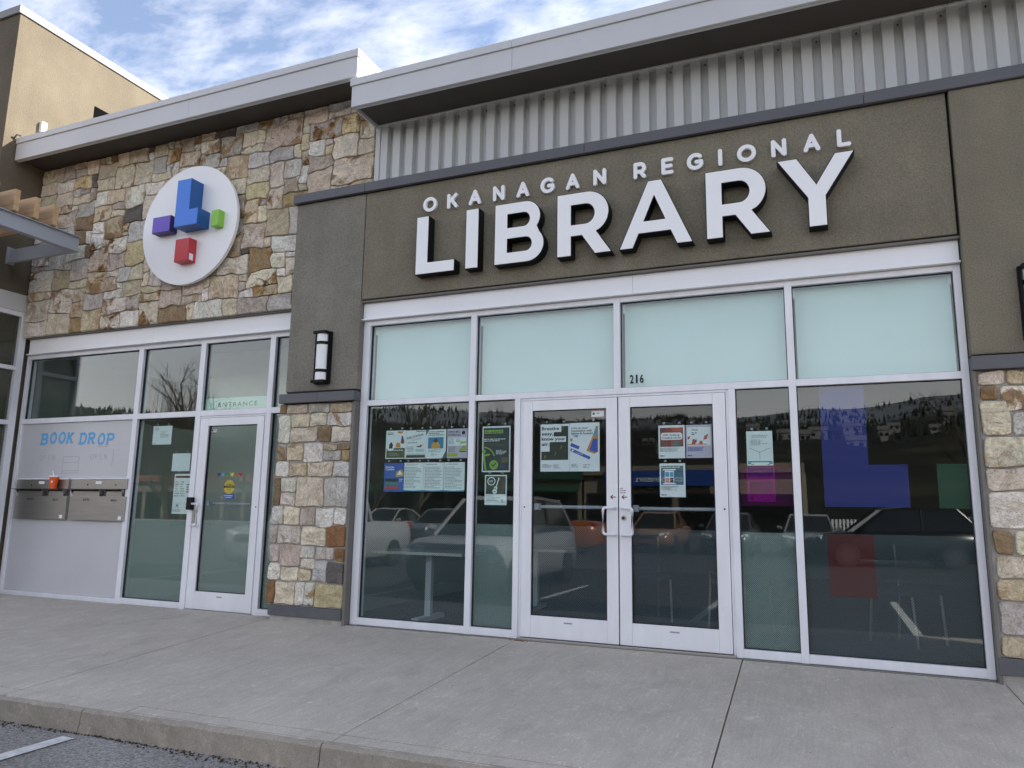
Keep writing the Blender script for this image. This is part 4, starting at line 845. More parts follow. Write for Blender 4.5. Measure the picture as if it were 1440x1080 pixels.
def poster(label, x0, x1, z0, z1, items, base='paper', y=0.0, thick=True, name='poster', group='papers taped inside the glass', cat='poster', tilt=0.0):
    yb = y + .0640; o = None; b = MB(); n = 6
    cxm, czm = (x0 + x1) / 2, (z0 + z1) / 2
    V = []; 
    for i in range(n + 1):
        xx_ = x0 + (x1 - x0) * i / n; bow = .0  # sheet lies flat on the glass
        V += [(xx_, yb + bow, z0), (xx_, yb + bow, z1), (xx_, yb + bow + .0004, z0), (xx_, yb + bow + .0004, z1)]
    F = []
    for i in range(n):
        a = i * 4; c = a + 4; F += [(a, c, c + 1, a + 1), (a + 2, a + 3, c + 3, c + 2), (a, a + 2, c + 2, c), (a + 1, c + 1, c + 3, a + 3)]
    F += [(0, 1, 3, 2), (n * 4, n * 4 + 2, n * 4 + 3, n * 4 + 1)]
    o = mesh(name, V, F, base); tag(o, label, cat, group)
    U = lambda u: x0 + (x1 - x0) * u; Wz = lambda v: z0 + (z1 - z0) * v; hgt = z1 - z0
    for k, it in enumerate(items):
        yy = yb - .0004 * (k + 1); kd = it[0]
        if kd == 'r': MB().prism_y([(U(it[1]), Wz(it[2])), (U(it[3]), Wz(it[2])), (U(it[3]), Wz(it[4])), (U(it[1]), Wz(it[4]))], yy, yy + .0002).build('printed_panel', it[5], o)
        elif kd == 'p': MB().prism_y([(U(a), Wz(c)) for a, c in it[1]], yy, yy + .0002).build('printed_shape', it[2], o)
        elif kd == 'd': MB().prism_y([(U(it[1]) + it[3] * hgt * math.cos(R(a)), Wz(it[2]) + it[3] * hgt * math.sin(R(a))) for a in range(0, 360, 18)], yy, yy + .0002).build('printed_shape', it[4], o)
        elif kd == 's': strokes([[(U(a), Wz(c)) for a, c in q] for q in it[1]], it[2] * hgt, yy, yy + .0003).build('printed_shape', it[3], o)
        elif kd == 't': text_obj('printed_text', it[1], U(it[2]), Wz(it[3]), yy, it[4] * hgt, it[5], o, bold=it[6] if len(it) > 6 else .0, width=(it[7] * (x1 - x0)) if len(it) > 7 and it[7] else None, rot=it[8] if len(it) > 8 else 0, align=it[9] if len(it) > 9 else 'LEFT')
        elif kd == 'l':
            bb = MB(); u0, v0, u1, v1, nl, m_ = it[1:7]; hh = (v1 - v0) / nl
            for i in range(nl):
                uu_ = u0
                e = u1 - (u1 - u0) * rnd.choice([0, .05, .1, .3, .45])
                while uu_ < e - .02:
                    w = rnd.uniform(.03, .12); w = min(w, e - uu_); zc = v1 - (i + .5) * hh
                    bb.prism_y([(U(uu_), Wz(zc - hh * .22)), (U(uu_ + w), Wz(zc - hh * .22)), (U(uu_ + w), Wz(zc + hh * .22)), (U(uu_), Wz(zc + hh * .22))], yy, yy + .0002); uu_ += w + .02
            bb.build('printed_lines', m_, o)
    for u in (.22, .80):
        MB().prism_y([(U(u) - .011, z1 + .012), (U(u) + .011, z1 + .012), (U(u) + .011, z1 + .030), (U(u) - .011, z1 + .030)], yb - .001, yb).build('suction_tab', 'greyink', o)
    return o
poster('white and olive poster with orange shapes, first in the upper row of four', -2.452, -2.208, 1.682, 1.980, [('r', .04, .03, .96, .38, 'olive'), ('p', [(.55, .97), (.88, .97), (.82, .91), (.70, .885), (.60, .91)], 'orangep'), ('d', .24, .45, .17, 'paper'), ('p', [(.16, .36), (.34, .36), (.36, .50), (.28, .60), (.18, .52)], 'skin_dark'), ('p', [(.50, .40), (.74, .40), (.72, .54), (.62, .58), (.52, .54)], 'orangep'), ('p', [(.74, .55), (.90, .52), (.92, .62), (.84, .80), (.78, .80), (.76, .66)], 'plum'), ('l', .08, .84, .5, .94, 2, 'olive'), ('l', .10, .27, .9, .33, 1, 'paper'), ('l', .2, .10, .75, .22, 2, 'greyink')])
poster('white poster with slanted dark heading and photo strip, second in the upper row', -2.206, -1.968, 1.680, 1.977, [('r', .03, .03, .97, .13, 'darkgrey'), ('r', .03, .15, .97, .165, 'greenp'), ('t', 'KELOWNA', .06, .68, .085, 'ink', .01, .84, .20), ('t', 'MADE', .30, .62, .05, 'greyink', .0, .5, .20), ('l', .5, .93, .97, .99, 1, 'ink'), ('l', .08, .52, .6, .60, 1, 'greyink'), ('p', [(.48, .42), (.66, .40), (.95, .52), (.75, .46)], 'ink'), ('d', .74, .44, .045, 'redp'), ('l', .06, .24, .42, .44, 4, 'greyink'), ('l', .5, .24, .94, .34, 3, 'teal_l')])
poster('pale poster with a blue photo panel, third in the upper row', -1.971, -1.735, 1.680, 1.978, [('p', [(0, .78), (0, 1), (.16, 1)], 'teal_d'), ('p', [(.82, 0), (1, 0), (1, .26)], 'teal_d'), ('r', .12, .34, .88, .73, 'poster_blue'), ('p', [(.28, .345), (.72, .345), (.70, .48), (.60, .56), (.40, .56), (.30, .48)], 'gold'), ('d', .5, .62, .075, 'skin_dark'), ('l', .14, .78, .9, .95, 3, 'teal_d'), ('l', .14, .22, .85, .31, 3, 'teal_l'), ('l', .28, .08, .6, .18, 3, 'greyink')])
poster('lavender and lime schedule poster, last in the upper row of four', -1.723, -1.490, 1.680, 1.980, [('t', 'OPEN MIC', .04, .86, .07, 'ink', .02, .58), ('t', 'SCHEDULE', .04, .76, .07, 'ink', .02, .62), ('d', .80, .86, .065, 'ink'), ('r', .06, .42, .94, .70, 'paper'), ('p', [(.05, .05), (.52, .06), (.54, .17), (.05, .16)], 'limey'), ('p', [(.62, .47), (.95, .52), (.93, .56), (.7, .55)], 'limey'), ('p', [(.62, .22), (.95, .25), (.95, .40), (.80, .42)], 'limey'), ('p', [(.62, .28), (.9, .42), (.92, .43), (.66, .28)], 'ink'), ('l', .09, .47, .36, .68, 5, 'greyink'), ('l', .46, .54, .74, .68, 3, 'greyink'), ('l', .09, .20, .45, .40, 4, 'greyink'), ('r', .62, .20, .94, .235, 'olive')], base='lav')
poster('blue poster with coloured pill shapes, first in the lower row of four', -2.457, -2.215, 1.339, 1.637, [('t', 'Parents', .06, .83, .07, 'paper', .02, .42), ('t', 'Together', .06, .75, .07, 'paper', .02, .46), ('p', [(.58, .52), (.98, .54), (.98, .68), (.85, .78), (.62, .70)], 'gold'), ('p', [(.64, .58), (.78, .74), (.92, .60)], 'paper'), ('r', .05, .36, .72, .46, 'poster_navy'), ('r', .05, .23, .72, .33, 'greenp'), ('r', .05, .09, .76, .19, 'redp'), ('l', .78, .34, .96, .46, 2, 'paper')], base='royal')
for k, (nm, a) in enumerate((('second', -2.222), ('third', -1.986), ('last', -1.752))):
    poster('white sheet of small print, %s in the lower row of four' % nm, a, a + .239, 1.343, 1.639, [('l', .12, .90, .9, .97, 2 if k == 0 else 1, 'greyink'), ('l', .07, .10, .9, .86, 15, 'greyink'), ('p', [(0, 0), (.5, .0), (1, 0), (1, .05), (.5, .03), (0, .05)], 'poster_blue')])
poster('dark green framed poster with a figure and tick mark', -1.324, -1.019, 1.537, 1.993, [('r', .04, .03, .96, .965, 'poster_navy'), ('r', .07, .84, .74, .92, 'lime'), ('t', 'Go upstairs?', .09, .857, .042, 'poster_navy', .02, .62), ('l', .06, .74, .8, .80, 1, 'olive'), ('l', .06, .66, .86, .735, 2, 'paper'), ('l', .06, .56, .8, .64, 3, 'olive'), ('s', [arc(.06, .26, .40, .28, 92, 20, 10)], .03, 'lime'), ('s', [[(.07, .38), (.10, .20), (.14, .06)], [(.07, .36), (.26, .38)]], .045, 'lime'), ('d', .07, .45, .045, 'lime'), ('d', .43, .155, .105, 'lime'), ('s', [[(.36, .155), (.41, .125), (.50, .19)]], .025, 'poster_navy'), ('l', .50, .38, .88, .48, 5, 'paper'), ('r', .70, .20, .92, .32, 'olive'), ('l', .66, .09, .88, .13, 2, 'royal')])
poster('small poster with a white guitar on dark ground', -1.287, -1.050, 1.215, 1.509, [('r', .05, .36, .95, .96, 'darkgrey'), ('s', [arc(.30, .79, .165, .125, 0, 360, 22)], .03, 'paper'), ('l', .20, .75, .40, .83, 2, 'paper'), ('d', .46, .45, .085, 'paper'), ('d', .50, .56, .06, 'paper'), ('s', [[(.52, .58), (.63, .86)]], .035, 'paper'), ('d', .64, .88, .028, 'paper'), ('d', .49, .55, .024, 'darkgrey'), ('s', [[(.41, .45), (.51, .44)]], .018, 'darkgrey'), ('l', .06, .12, .7, .32, 4, 'greyink'), ('l', .75, .08, .93, .2, 3, 'greyink')])
DY = -.016
poster('white poster with bold dark heading over a forest photo, on the left entrance door', -.695, -.400, 1.538, 1.993, [('r', .03, .24, .955, .955, 'forest'), ('p', [(.12, .26), (.2, .30), (.16, .38)], 'forest_l'), ('p', [(.46, .32), (.55, .36), (.55, .44)], 'forest_l'), ('p', [(.66, .45), (.76, .50), (.73, .58)], 'forest_l'), ('p', [(.72, .85), (.78, .88), (.80, .97)], 'forest_l'), ('p', [(0, .42), (.32, .42), (.32, .62), (.88, .62), (.88, .735), (.46, .735), (.46, .83), (.72, .83), (.72, 1), (0, 1)], 'paper'), ('t', 'Breathe', .045, .875, .072, 'ink', .022, .60), ('t', 'easy,', .045, .765, .072, 'ink', .022, .40), ('t', 'know your', .045, .655, .072, 'ink', .022, .82), ('t', 'air.', .045, .545, .072, 'ink', .022, .26), ('l', .08, .08, .40, .16, 3, 'greyink'), ('l', .46, .06, .70, .15, 3, 'greyink')], y=DY)
poster('white poster with blue and orange slanted blocks, beside the forest poster', -.398, -.104, 1.538, 1.998, [('t', 'Light up your', .05, .875, .042, 'ink', .02, .56), ('t', 'imagination with', .05, .818, .042, 'ink', .02, .70), ('t', 'Edison & Scratch!', .05, .761, .042, 'ink', .02, .72), ('p', [(.56, .42), (.84, .35), (.88, .38), (.95, .40), (.95, .93), (.88, .92), (.76, .70)], 'orangep'), ('p', [(.66, .43), (.93, .38), (.93, .66), (.78, .66)], 'royal'), ('p', [(.80, .74), (.93, .73), (.93, .88), (.86, .87)], 'teal_l'), ('p', [(.02, .42), (.66, .24), (.70, .28), (.68, .30), (.04, .48)], 'royal'), ('p', [(.02, .52), (.30, .45), (.34, .51), (.05, .59)], 'royal'), ('p', [(.02, .62), (.08, .62), (.10, .68), (.02, .68)], 'orangep'), ('p', [(.06, .735), (.26, .70), (.29, .745)], 'teal_l'), ('d', .10, .43, .022, 'paper'), ('t', 'repeat', .20, .375, .03, 'paper', 0, .25, -.28), ('l', .06, .08, .38, .16, 3, 'greyink'), ('l', .46, .06, .70, .15, 3, 'greyink')], y=DY)
poster('poster with a patchwork quilt photo, on the right entrance door', .450, .687, 1.650, 1.949, [('r', .06, .35, .94, .93, 'rustp'), ('r', .06, .80, .28, .93, 'plum'), ('r', .50, .81, .90, .93, 'reddish'), ('r', .06, .35, .30, .52, 'brownp'), ('r', .55, .35, .84, .51, 'teal_d'), ('r', .32, .35, .48, .54, 'maroon'), ('p', [(.10, .57), (.16, .555), (.84, .555), (.91, .59), (.91, .73), (.84, .775), (.16, .775), (.09, .73)], 'paper'), ('t', 'ORL Quilting', .18, .68, .055, 'ink', .012, .62), ('t', 'Creative Circle', .13, .595, .055, 'ink', .012, .72), ('l', .06, .20, .8, .32, 4, 'greyink'), ('l', .06, .05, .3, .1, 1, 'ink')], y=DY)
poster('poster with small russet animals on a white ground, on the right entrance door', .697, .923, 1.651, 1.947, [('r', .05, .37, .95, .93, 'paper'), ('t', 'WILD', .22, .82, .06, 'ink', .01, .26), ('l', .22, .68, .48, .78, 2, 'ink'), ('p', [(.22, .40), (.36, .40), (.40, .54), (.28, .58), (.24, .50)], 'reddish'), ('p', [(.50, .40), (.66, .40), (.64, .50), (.54, .52)], 'reddish'), ('p', [(.68, .54), (.80, .56), (.88, .72), (.72, .66)], 'reddish'), ('p', [(.06, .56), (.14, .58), (.18, .66), (.08, .64)], 'reddish'), ('p', [(.36, .46), (.42, .48), (.42, .58)], 'brownp'), ('l', .06, .38, .92, .44, 1, 'coral'), ('l', .06, .20, .7, .33, 4, 'royal'), ('l', .06, .05, .3, .1, 1, 'ink')], y=DY, base='lav')
poster('poster with a drawn window on teal, lowest on the right entrance door', .456, .684, 1.305, 1.605, [('r', .05, .36, .93, .93, 'teal_d'), ('r', .20, .40, .56, .78, 'paper'), ('r', .22, .60, .37, .74, 'teal_l'), ('r', .40, .60, .54, .74, 'teal_l'), ('r', .22, .43, .37, .57, 'coral'), ('r', .40, .43, .54, .57, 'brownp'), ('r', .13, .79, .63, .83, 'paper'), ('r', .13, .375, .63, .405, 'paper'), ('l', .06, .86, .9, .91, 1, 'paper'), ('l', .06, .20, .72, .33, 4, 'greyink'), ('l', .06, .04, .3, .09, 1, 'ink')], y=DY)
poster('pale notice with a teal foot band, above the purple film', 1.214, 1.430, 1.580, 1.878, [('l', .2, .80, .8, .89, 2, 'greyink'), ('l', .16, .58, .84, .76, 5, 'greyink'), ('s', [[(.12, .50), (.50, .38), (.88, .50)], [(.5, .40), (.5, .18)]], .012, 'teal_l'), ('r', .04, .04, .96, .13, 'teal_l'), ('r', .16, .04, .84, .09, 'paper')])
poster('poster seen through the purple film', 1.208, 1.437, 1.272, 1.572, [('r', .05, .16, .95, .96, 'violet'), ('r', .05, .16, .95, .70, 'mag'), ('r', .10, .24, .90, .56, 'lav_d'), ('t', 'Listen!', .30, .855, .065, 'paper', 0, .38), ('d', .16, .09, .04, 'redp')], base='paper')
poster('pale square notice high on the pane left of the single door', -5.935, -5.620, 1.908, 2.140, [('l', .40, .36, .9, .72, 5, 'greyink'), ('s', [arc(.20, .84, .09, .06, 0, 360, 14)], .02, 'ink'), ('l', .04, .05, .2, .1, 1, 'ink')], y=YL)
poster('blank pale square sheet left of the single door', -5.570, -5.280, 1.576, 1.792, [('r', .03, .03, .97, .97, 'paper')], y=YL)
poster('tall opening hours sheet beside the card reader', -5.507, -5.207, 1.063, 1.542, [('r', .05, .90, .97, .95, 'ink'), ('l', .08, .42, .30, .83, 7, 'greyink'), ('l', .36, .42, .62, .83, 7, 'greyink'), ('l', .68, .52, .95, .76, 4, 'olive'), ('s', [[(.20, .17), (.34, .24)], [(.20, .24), (.34, .17)], [(.74, .17), (.88, .24)], [(.74, .24), (.88, .17)]], .012, 'ink'), ('s', [[(.04, .27), (.97, .27)], [(.04, .15), (.97, .15)]], .004, 'greyink'), ('l', .06, .05, .5, .12, 2, 'greyink')], y=YL)
poster('white and red alarm sticker at the top of the left entrance door', -.183, -.062, 2.038, 2.115, [('r', 0, 0, 1, .18, 'redp'), ('r', 0, .86, 1, 1, 'redp'), ('d', .18, .55, .17, 'ink'), ('l', .36, .5, .9, .7, 1, 'ink')], y=DY, name='sticker', cat='sticker')
poster('white and red alarm sticker at the top of the single door', -4.968, -4.880, 2.022, 2.092, [('r', 0, 0, 1, .18, 'redp'), ('r', 0, .86, 1, 1, 'redp'), ('d', .18, .55, .17, 'ink'), ('l', .36, .5, .9, .7, 1, 'ink')], y=YL + DY, name='sticker', cat='sticker')
# decals on the single door
def decal(name, label, b, m, cat='decal', group=None): o = b.build(name, m); return tag(o, label, cat, group)
for k, (nm, c) in enumerate((('purple', (70, 50, 110)), ('light blue', (96, 178, 208)), ('green', (86, 150, 70)), ('yellow', (228, 222, 100)), ('orange', (216, 100, 50)), ('red', (190, 44, 80)))):
    xx = -4.79 + k * .0665; zz_ = 1.530; s = .030
    hp = [(xx + s * 16 / 17 * math.sin(t) ** 3, zz_ + s * (13 * math.cos(t) - 5 * math.cos(2 * t) - 2 * math.cos(3 * t) - math.cos(4 * t)) / 17) for t in [2 * math.pi * q / 24 for q in range(24)]]
    flat('heart_' + nm, c); decal('heart_decal', '%s heart decal in the row of six on the single door' % nm, MB().prism_y(hp, YL + .043, YL + .0445 - .0005), 'heart_' + nm, group='heart decals')
CD = empty('caution_decal', (-4.62, YL + .04, 1.30)); tag(CD, 'round yellow caution decal on the single door', 'decal')
MB().prism_y([(-4.619 + .082 * math.cos(R(a)), 1.385 + .082 * math.sin(R(a))) for a in range(0, 360, 15)], YL + .0422, YL + .0428).build('disc', 'yellow_s', CD)
MB().prism_y([(-4.70, 1.373), (-4.538, 1.373), (-4.538, 1.402), (-4.70, 1.402)], YL + .0416, YL + .0420).build('band', 'ink', CD); text_obj('lettering', 'CAUTION', -4.619, 1.378, YL + .0412, .018, 'yellow_s', CD, 'CENTER', .01, .12)
text_obj('lettering', 'AUTOMATIC', -4.619, 1.410, YL + .0416, .013, 'ink', CD, 'CENTER', .01, .10); text_obj('lettering', 'DOOR', -4.619, 1.345, YL + .0416, .016, 'ink', CD, 'CENTER', .01, .055)
BD = empty('blue_decal', (-4.61, YL + .04, 1.25)); tag(BD, 'small blue decal below the caution decal', 'decal')
MB().prism_y([(-4.70, 1.25), (-4.535, 1.25), (-4.535, 1.302), (-4.70, 1.302)], YL + .0430, YL + .0434).build('ground', 'royal', BD); strokes([[(-4.685, 1.285), (-4.56, 1.285)], [(-4.67, 1.266), (-4.575, 1.266)]], .008, YL + .0425, YL + .0429).build('mark', 'paper', BD)
# ENTRANCE strip and house number
EN = empty('entrance_strip', (-4.63, YL + .05, 2.3)); tag(EN, 'pale green strip lettered ENTRANCE above the single door', 'sign')
MB().box(-5.110, -4.125, YL + .062, YL + .064, 2.303, 2.452).build('strip', mat('pale_green_vinyl', (.48, .68, .56), .6), EN)
text_obj('lettering', 'ENTRANCE', -4.605, 2.345, YL + .0605, .055, 'ink', EN, 'CENTER', .012, .59, spacing=1.35)
for k, (ch, x_) in enumerate(zip('216', (.193, .249, .287))):
    t = empty('house_number', (x_, .03, 2.352)); tag(t, ['black numeral 2, first digit above the entrance doors', 'black numeral 1, middle digit above the entrance doors', 'black numeral 6, last digit above the entrance doors'][k], 'numeral', 'house number numerals')
    text_obj('numeral', ch, x_, 2.354, .0405, .080, 'ink', t, bold=.03, width=.018 if ch == '1' else .036)
for d, x0 in ((D1, .012), (D2, .118)):
    strokes([[(x0, 1.30), (x0 + .044, 1.30)], [(x0 + .018, 1.316), (x0, 1.30), (x0 + .018, 1.284)]], .008, .0022, .0038).build('arrow_mark', 'maroon', d)
for k, w_ in enumerate(('USE', 'OTHER', 'DOOR')): text_obj('lettering', w_, .098, 1.372 - k * .019, .0030, .013, 'maroon', D2, 'LEFT', .01)
# translucent coloured shapes on the right-hand panes
fy0, fy1 = .0600, .0612
decal('window_film', 'translucent blue L-shaped film on the right-hand pane', MB().prism_y([(1.820, 1.236), (2.450, 1.236), (2.450, 1.579), (2.167, 1.579), (2.167, 2.240), (1.820, 2.240)], fy0, fy1), 'film_blue', 'film', 'coloured window films')
decal('window_film', 'translucent red rectangle of film low on the right-hand pane', MB().prism_y([(1.824, .520), (2.171, .520), (2.171, 1.014), (1.824, 1.014)], .0564, .0572), 'film_red', 'film', 'coloured window films')
decal('window_film', 'translucent green film at the edge of the right-hand pane', MB().prism_y([(2.653, 1.233), (2.863, 1.233), (2.863, 1.581), (2.653, 1.581)], fy0, fy1), 'film_green', 'film', 'coloured window films')
decal('window_film', 'translucent purple film across the narrow pane right of the doors', MB().prism_y([(1.147, 1.237), (1.574, 1.237), (1.574, 1.577), (1.147, 1.577)], .0585, .0592), 'film_purple', 'film', 'coloured window films')

# ------------------------------------------------------------------ across the lot (seen mirrored in the glass)
def hill_mat():
    m = bpy.data.materials.new('forested_hillside'); m.use_nodes = True; nt = m.node_tree; N, L = nt.nodes, nt.links; b = N['Principled BSDF']; b.inputs['Roughness'].default_value = 0.95; b.inputs['Specular IOR Level'].default_value = 0.1
    t = N.new('ShaderNodeTexCoord'); s = N.new('ShaderNodeSeparateXYZ'); L.new(t.outputs['Object'], s.inputs[0])
    a = N.new('ShaderNodeTexNoise'); a.inputs['Scale'].default_value = .02; a.inputs['Detail'].default_value = 8; a.inputs['Roughness'].default_value = .7; L.new(t.outputs['Object'], a.inputs['Vector'])
    c = N.new('ShaderNodeTexNoise'); c.inputs['Scale'].default_value = .35; c.inputs['Detail'].default_value = 5; L.new(t.outputs['Object'], c.inputs['Vector'])
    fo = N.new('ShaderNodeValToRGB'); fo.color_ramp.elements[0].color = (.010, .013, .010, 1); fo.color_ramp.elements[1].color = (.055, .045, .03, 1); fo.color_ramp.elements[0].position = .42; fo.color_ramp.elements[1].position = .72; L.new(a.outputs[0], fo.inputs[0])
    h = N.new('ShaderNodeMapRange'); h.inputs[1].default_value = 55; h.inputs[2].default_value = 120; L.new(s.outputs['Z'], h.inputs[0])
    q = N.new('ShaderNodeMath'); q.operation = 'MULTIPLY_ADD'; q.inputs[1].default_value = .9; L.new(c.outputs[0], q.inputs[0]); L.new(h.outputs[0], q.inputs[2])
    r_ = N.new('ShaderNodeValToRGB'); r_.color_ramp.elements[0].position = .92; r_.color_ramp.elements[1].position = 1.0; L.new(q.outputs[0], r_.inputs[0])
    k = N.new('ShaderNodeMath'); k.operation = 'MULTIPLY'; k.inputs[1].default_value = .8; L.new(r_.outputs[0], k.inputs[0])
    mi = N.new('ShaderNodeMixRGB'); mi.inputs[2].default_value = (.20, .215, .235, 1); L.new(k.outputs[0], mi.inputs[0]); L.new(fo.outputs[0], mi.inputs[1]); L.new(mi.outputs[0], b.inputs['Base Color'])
    return m
V, F = [], []; NA, NR = 260, 26
def elev(az):
    e = 6.9 + 1.1 * noise.noise(Vector((az * .055, 1.7, 0))) + .5 * noise.noise(Vector((az * .21, 4.2, 0))) + .16 * noise.noise(Vector((az * 1.3, 9, 0)))
    return e + 1.3 * math.exp(-((az - 13) / 9) ** 2) + .6 * math.exp(-((az + 27) / 9) ** 2) - .7 * math.exp(-((az - 3.5) / 2.0) ** 2)
for i in range(NA + 1):
    az = -100 + 200 * i / NA
    for j in range(NR + 1):
        r_ = 110 * (1100 / 110) ** (j / NR); t = (r_ - 110) / 990.0
        z = -.5 + math.tan(R(elev(az))) * 1100 * (t ** 1.15) * (1 + .10 * noise.noise(Vector((az * .12, r_ * .006, 3)))) * (1 if t < 1 else 1) + (4 * noise.noise(Vector((az * .4, r_ * .02, 7))) * t)
        V.append((r_ * math.sin(R(az)), -r_ * math.cos(R(az)), z))
for i in range(NA):
    for j in range(NR): a = i * (NR + 1) + j; F.append((a, a + 1, a + NR + 2, a + NR + 1))
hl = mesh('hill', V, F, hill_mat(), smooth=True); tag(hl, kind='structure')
fb = MB(); rf_ = random.Random(77)
for k in range(7000):
    az = rf_.uniform(-62, 32); r_ = 1100 * (rf_.random() ** .55) * .98
    if r_ < 480: continue
    t = (r_ - 110) / 990.0
    z = -.5 + math.tan(R(elev(az))) * 1100 * t ** 1.15 * (1 + .10 * noise.noise(Vector((az * .12, r_ * .006, 3)))) + 4 * noise.noise(Vector((az * .4, r_ * .02, 7))) * t
    if noise.noise(Vector((az * .3, r_ * .015, 21))) < -.18: continue
    x, y, h = r_ * math.sin(R(az)), -r_ * math.cos(R(az)), rf_.uniform(3.5, 7.5); w = h * .28; a = rf_.uniform(0, 2)
    fb.add([(x + w * math.cos(a + q * 2.094), y + w * math.sin(a + q * 2.094), z - 1) for q in range(3)] + [(x, y, z + h)], [(0, 1, 3), (1, 2, 3), (2, 0, 3)])
tag(fb.build('hillside_forest', mat('conifer_needles', (.014, .020, .013), .95)), 'dark conifer forest covering the far hillside', 'forest', kind='stuff')
hm = mat('house_siding', (.20, .195, .19), .8); rm = mat('house_roof', (.12, .11, .11), .8)
def hill_z(az, r_):
    t = (r_ - 110) / 990.0; return -.5 + math.tan(R(elev(az))) * 1100 * t ** 1.15
for k in range(22):
    az = rnd.uniform(-14, 10); r_ = rnd.uniform(380, 720); x, y, z = r_ * math.sin(R(az)), -r_ * math.cos(R(az)), hill_z(az, r_) - 2
    w, d, h = rnd.uniform(3, 6), rnd.uniform(3, 5), rnd.uniform(3, 6)
    t = empty('hillside_house', (x, y, z)); tag(t, 'small pale house on the wooded hillside mirrored in the glass', 'house', 'houses on the hillside')
    MB().box(x - w, x + w, y - d, y + d, z - 3, z + h).build('wall', hm, t); MB().add([(x - w - .5, y - d - .5, z + h), (x + w + .5, y - d - .5, z + h), (x + w + .5, y + d + .5, z + h), (x - w - .5, y + d + .5, z + h), (x - w - .5, y, z + h + 3), (x + w + .5, y, z + h + 3)], [(0, 1, 5, 4), (2, 3, 4, 5), (0, 4, 3), (1, 2, 5), (0, 3, 2, 1)]).build('roof', rm, t)
    for q in (-.5, .5): MB().box(x + q * w - 1, x + q * w + 1, y + d, y + d + .1, z + 2, z + 4).build('window', 'black', t)

def shop(name, label, x0, x1, y, h, wallm, bandm, signm=None, text=None, awn=None):
    t = empty(name, ((x0 + x1) / 2, y, -.3)); tag(t, label, 'shop')
    MB().box(x0, x1, y - 12, y, -.34, h).build('wall', wallm, t)
    MB().box(x0 - .2, x1 + .2, y, y + .35, h - .5, h + .15).build('parapet', bandm, t)
    n = int((x1 - x0) / 2.6); w = (x1 - x0) / n
    for k in range(n):
        a = x0 + k * w
        f = MB().box(a + .25, a + w - .25, y, y + .05, -.2, 2.5).build('window', 'trim', t); MB().box(a + .33, a + w - .33, y + .051, y + .06, -.1, 2.42).build('pane', 'black', f)
    if awn: MB().add([(x0, y + .02, 3.1), (x1, y + .02, 3.1), (x1, y + 1.6, 2.7), (x0, y + 1.6, 2.7), (x0, y + .02, 2.95), (x1, y + .02, 2.95), (x1, y + 1.6, 2.55), (x0, y + 1.6, 2.55)], [(0, 1, 2, 3), (7, 6, 5, 4), (3, 2, 6, 7), (0, 3, 7, 4), (1, 5, 6, 2)]).build('awning', awn, t)
    if signm:
        sx0, sx1 = signm[0], signm[1]; s = MB().box(sx0, sx1, y + .36, y + .5, signm[2], signm[3]).build('sign_panel', signm[4], t)
        if text:
            o = text_obj('lettering', text, 0, 0, 0, (signm[3] - signm[2]) * .42, 'paper', None, 'CENTER', .015)
            o.data.transform(Matrix.Translation(((sx0 + sx1) / 2, y + .52, signm[2] + (signm[3] - signm[2]) * .28)) @ Matrix.Rotation(math.pi, 4, 'Z')); o.parent = t; o.matrix_parent_inverse = Matrix.Translation(-t.location)
    return t
M['trim'] = mat('black_trim', (.02, .02, .02), .6)
M['sandstone'] = mat('sandstone_block', (.24, .19, .13), .9, var=.3, vscale=2.5); M['beige'] = mat('beige_stucco', (.24, .21, .165), .9); M['dkgreen'] = mat('green_metal', (.03, .09, .06), .5); flat('shop_blue', (28, 72, 150))
shop('shop_building', 'beige shop with a blue sign panel across the lot', -14.5, -4.5, -46, 4.3, 'beige', 'beige', (-12.8, -5.0, 3.0, 4.1, 'shop_blue'), 'co-operators')
shop('shop_building', 'sandstone shop across the lot', -4.3, 0.4, -46, 4.4, 'sandstone', 'sandstone')
shop('shop_building', 'beige shop with a green awning across the lot', -34, -14.7, -46, 4.0, 'beige', 'dkgreen', awn='dkgreen')
shop('shop_building', 'long shop with brick-red band at the far left of the lot', -76, -34.3, -50, 4.0, 'beige', mat('brick_band', (.35, .12, .08), .8))
# field, fence and sandstone bank to the right of the shops
tag(mesh('playing_field', [(1, -70, -.32), (60, -70, -.32), (60, -44, -.32), (1, -44, -.32)], [(0, 1, 2, 3)], mat('green_turf', (.05, .11, .03), .95)), kind='structure')
fe = empty('picket_fence', (24, -44, -.3)); tag(fe, 'pale picket fence along the far edge of the lot', 'fence')
MB().box(1, 33, -44.02, -43.98, .2, .26).box(1, 33, -44.02, -43.98, .75, .81).build('rail', 'header', fe)
pm = bpy.data.meshes.new('picket'); bmq = bmesh.new(); bmesh.ops.create_cube(bmq, size=1); bmesh.ops.scale(bmq, vec=(.12, .03, 1.25), verts=bmq.verts); bmq.to_mesh(pm); bmq.free(); pm.materials.append(M['header'])
for k in range(150):
    o = bpy.data.objects.new('picket', pm); link(o, fe); o.matrix_parent_inverse = Matrix.Translation(-fe.location); o.location = (1 + k * .215, -43.95, .33)

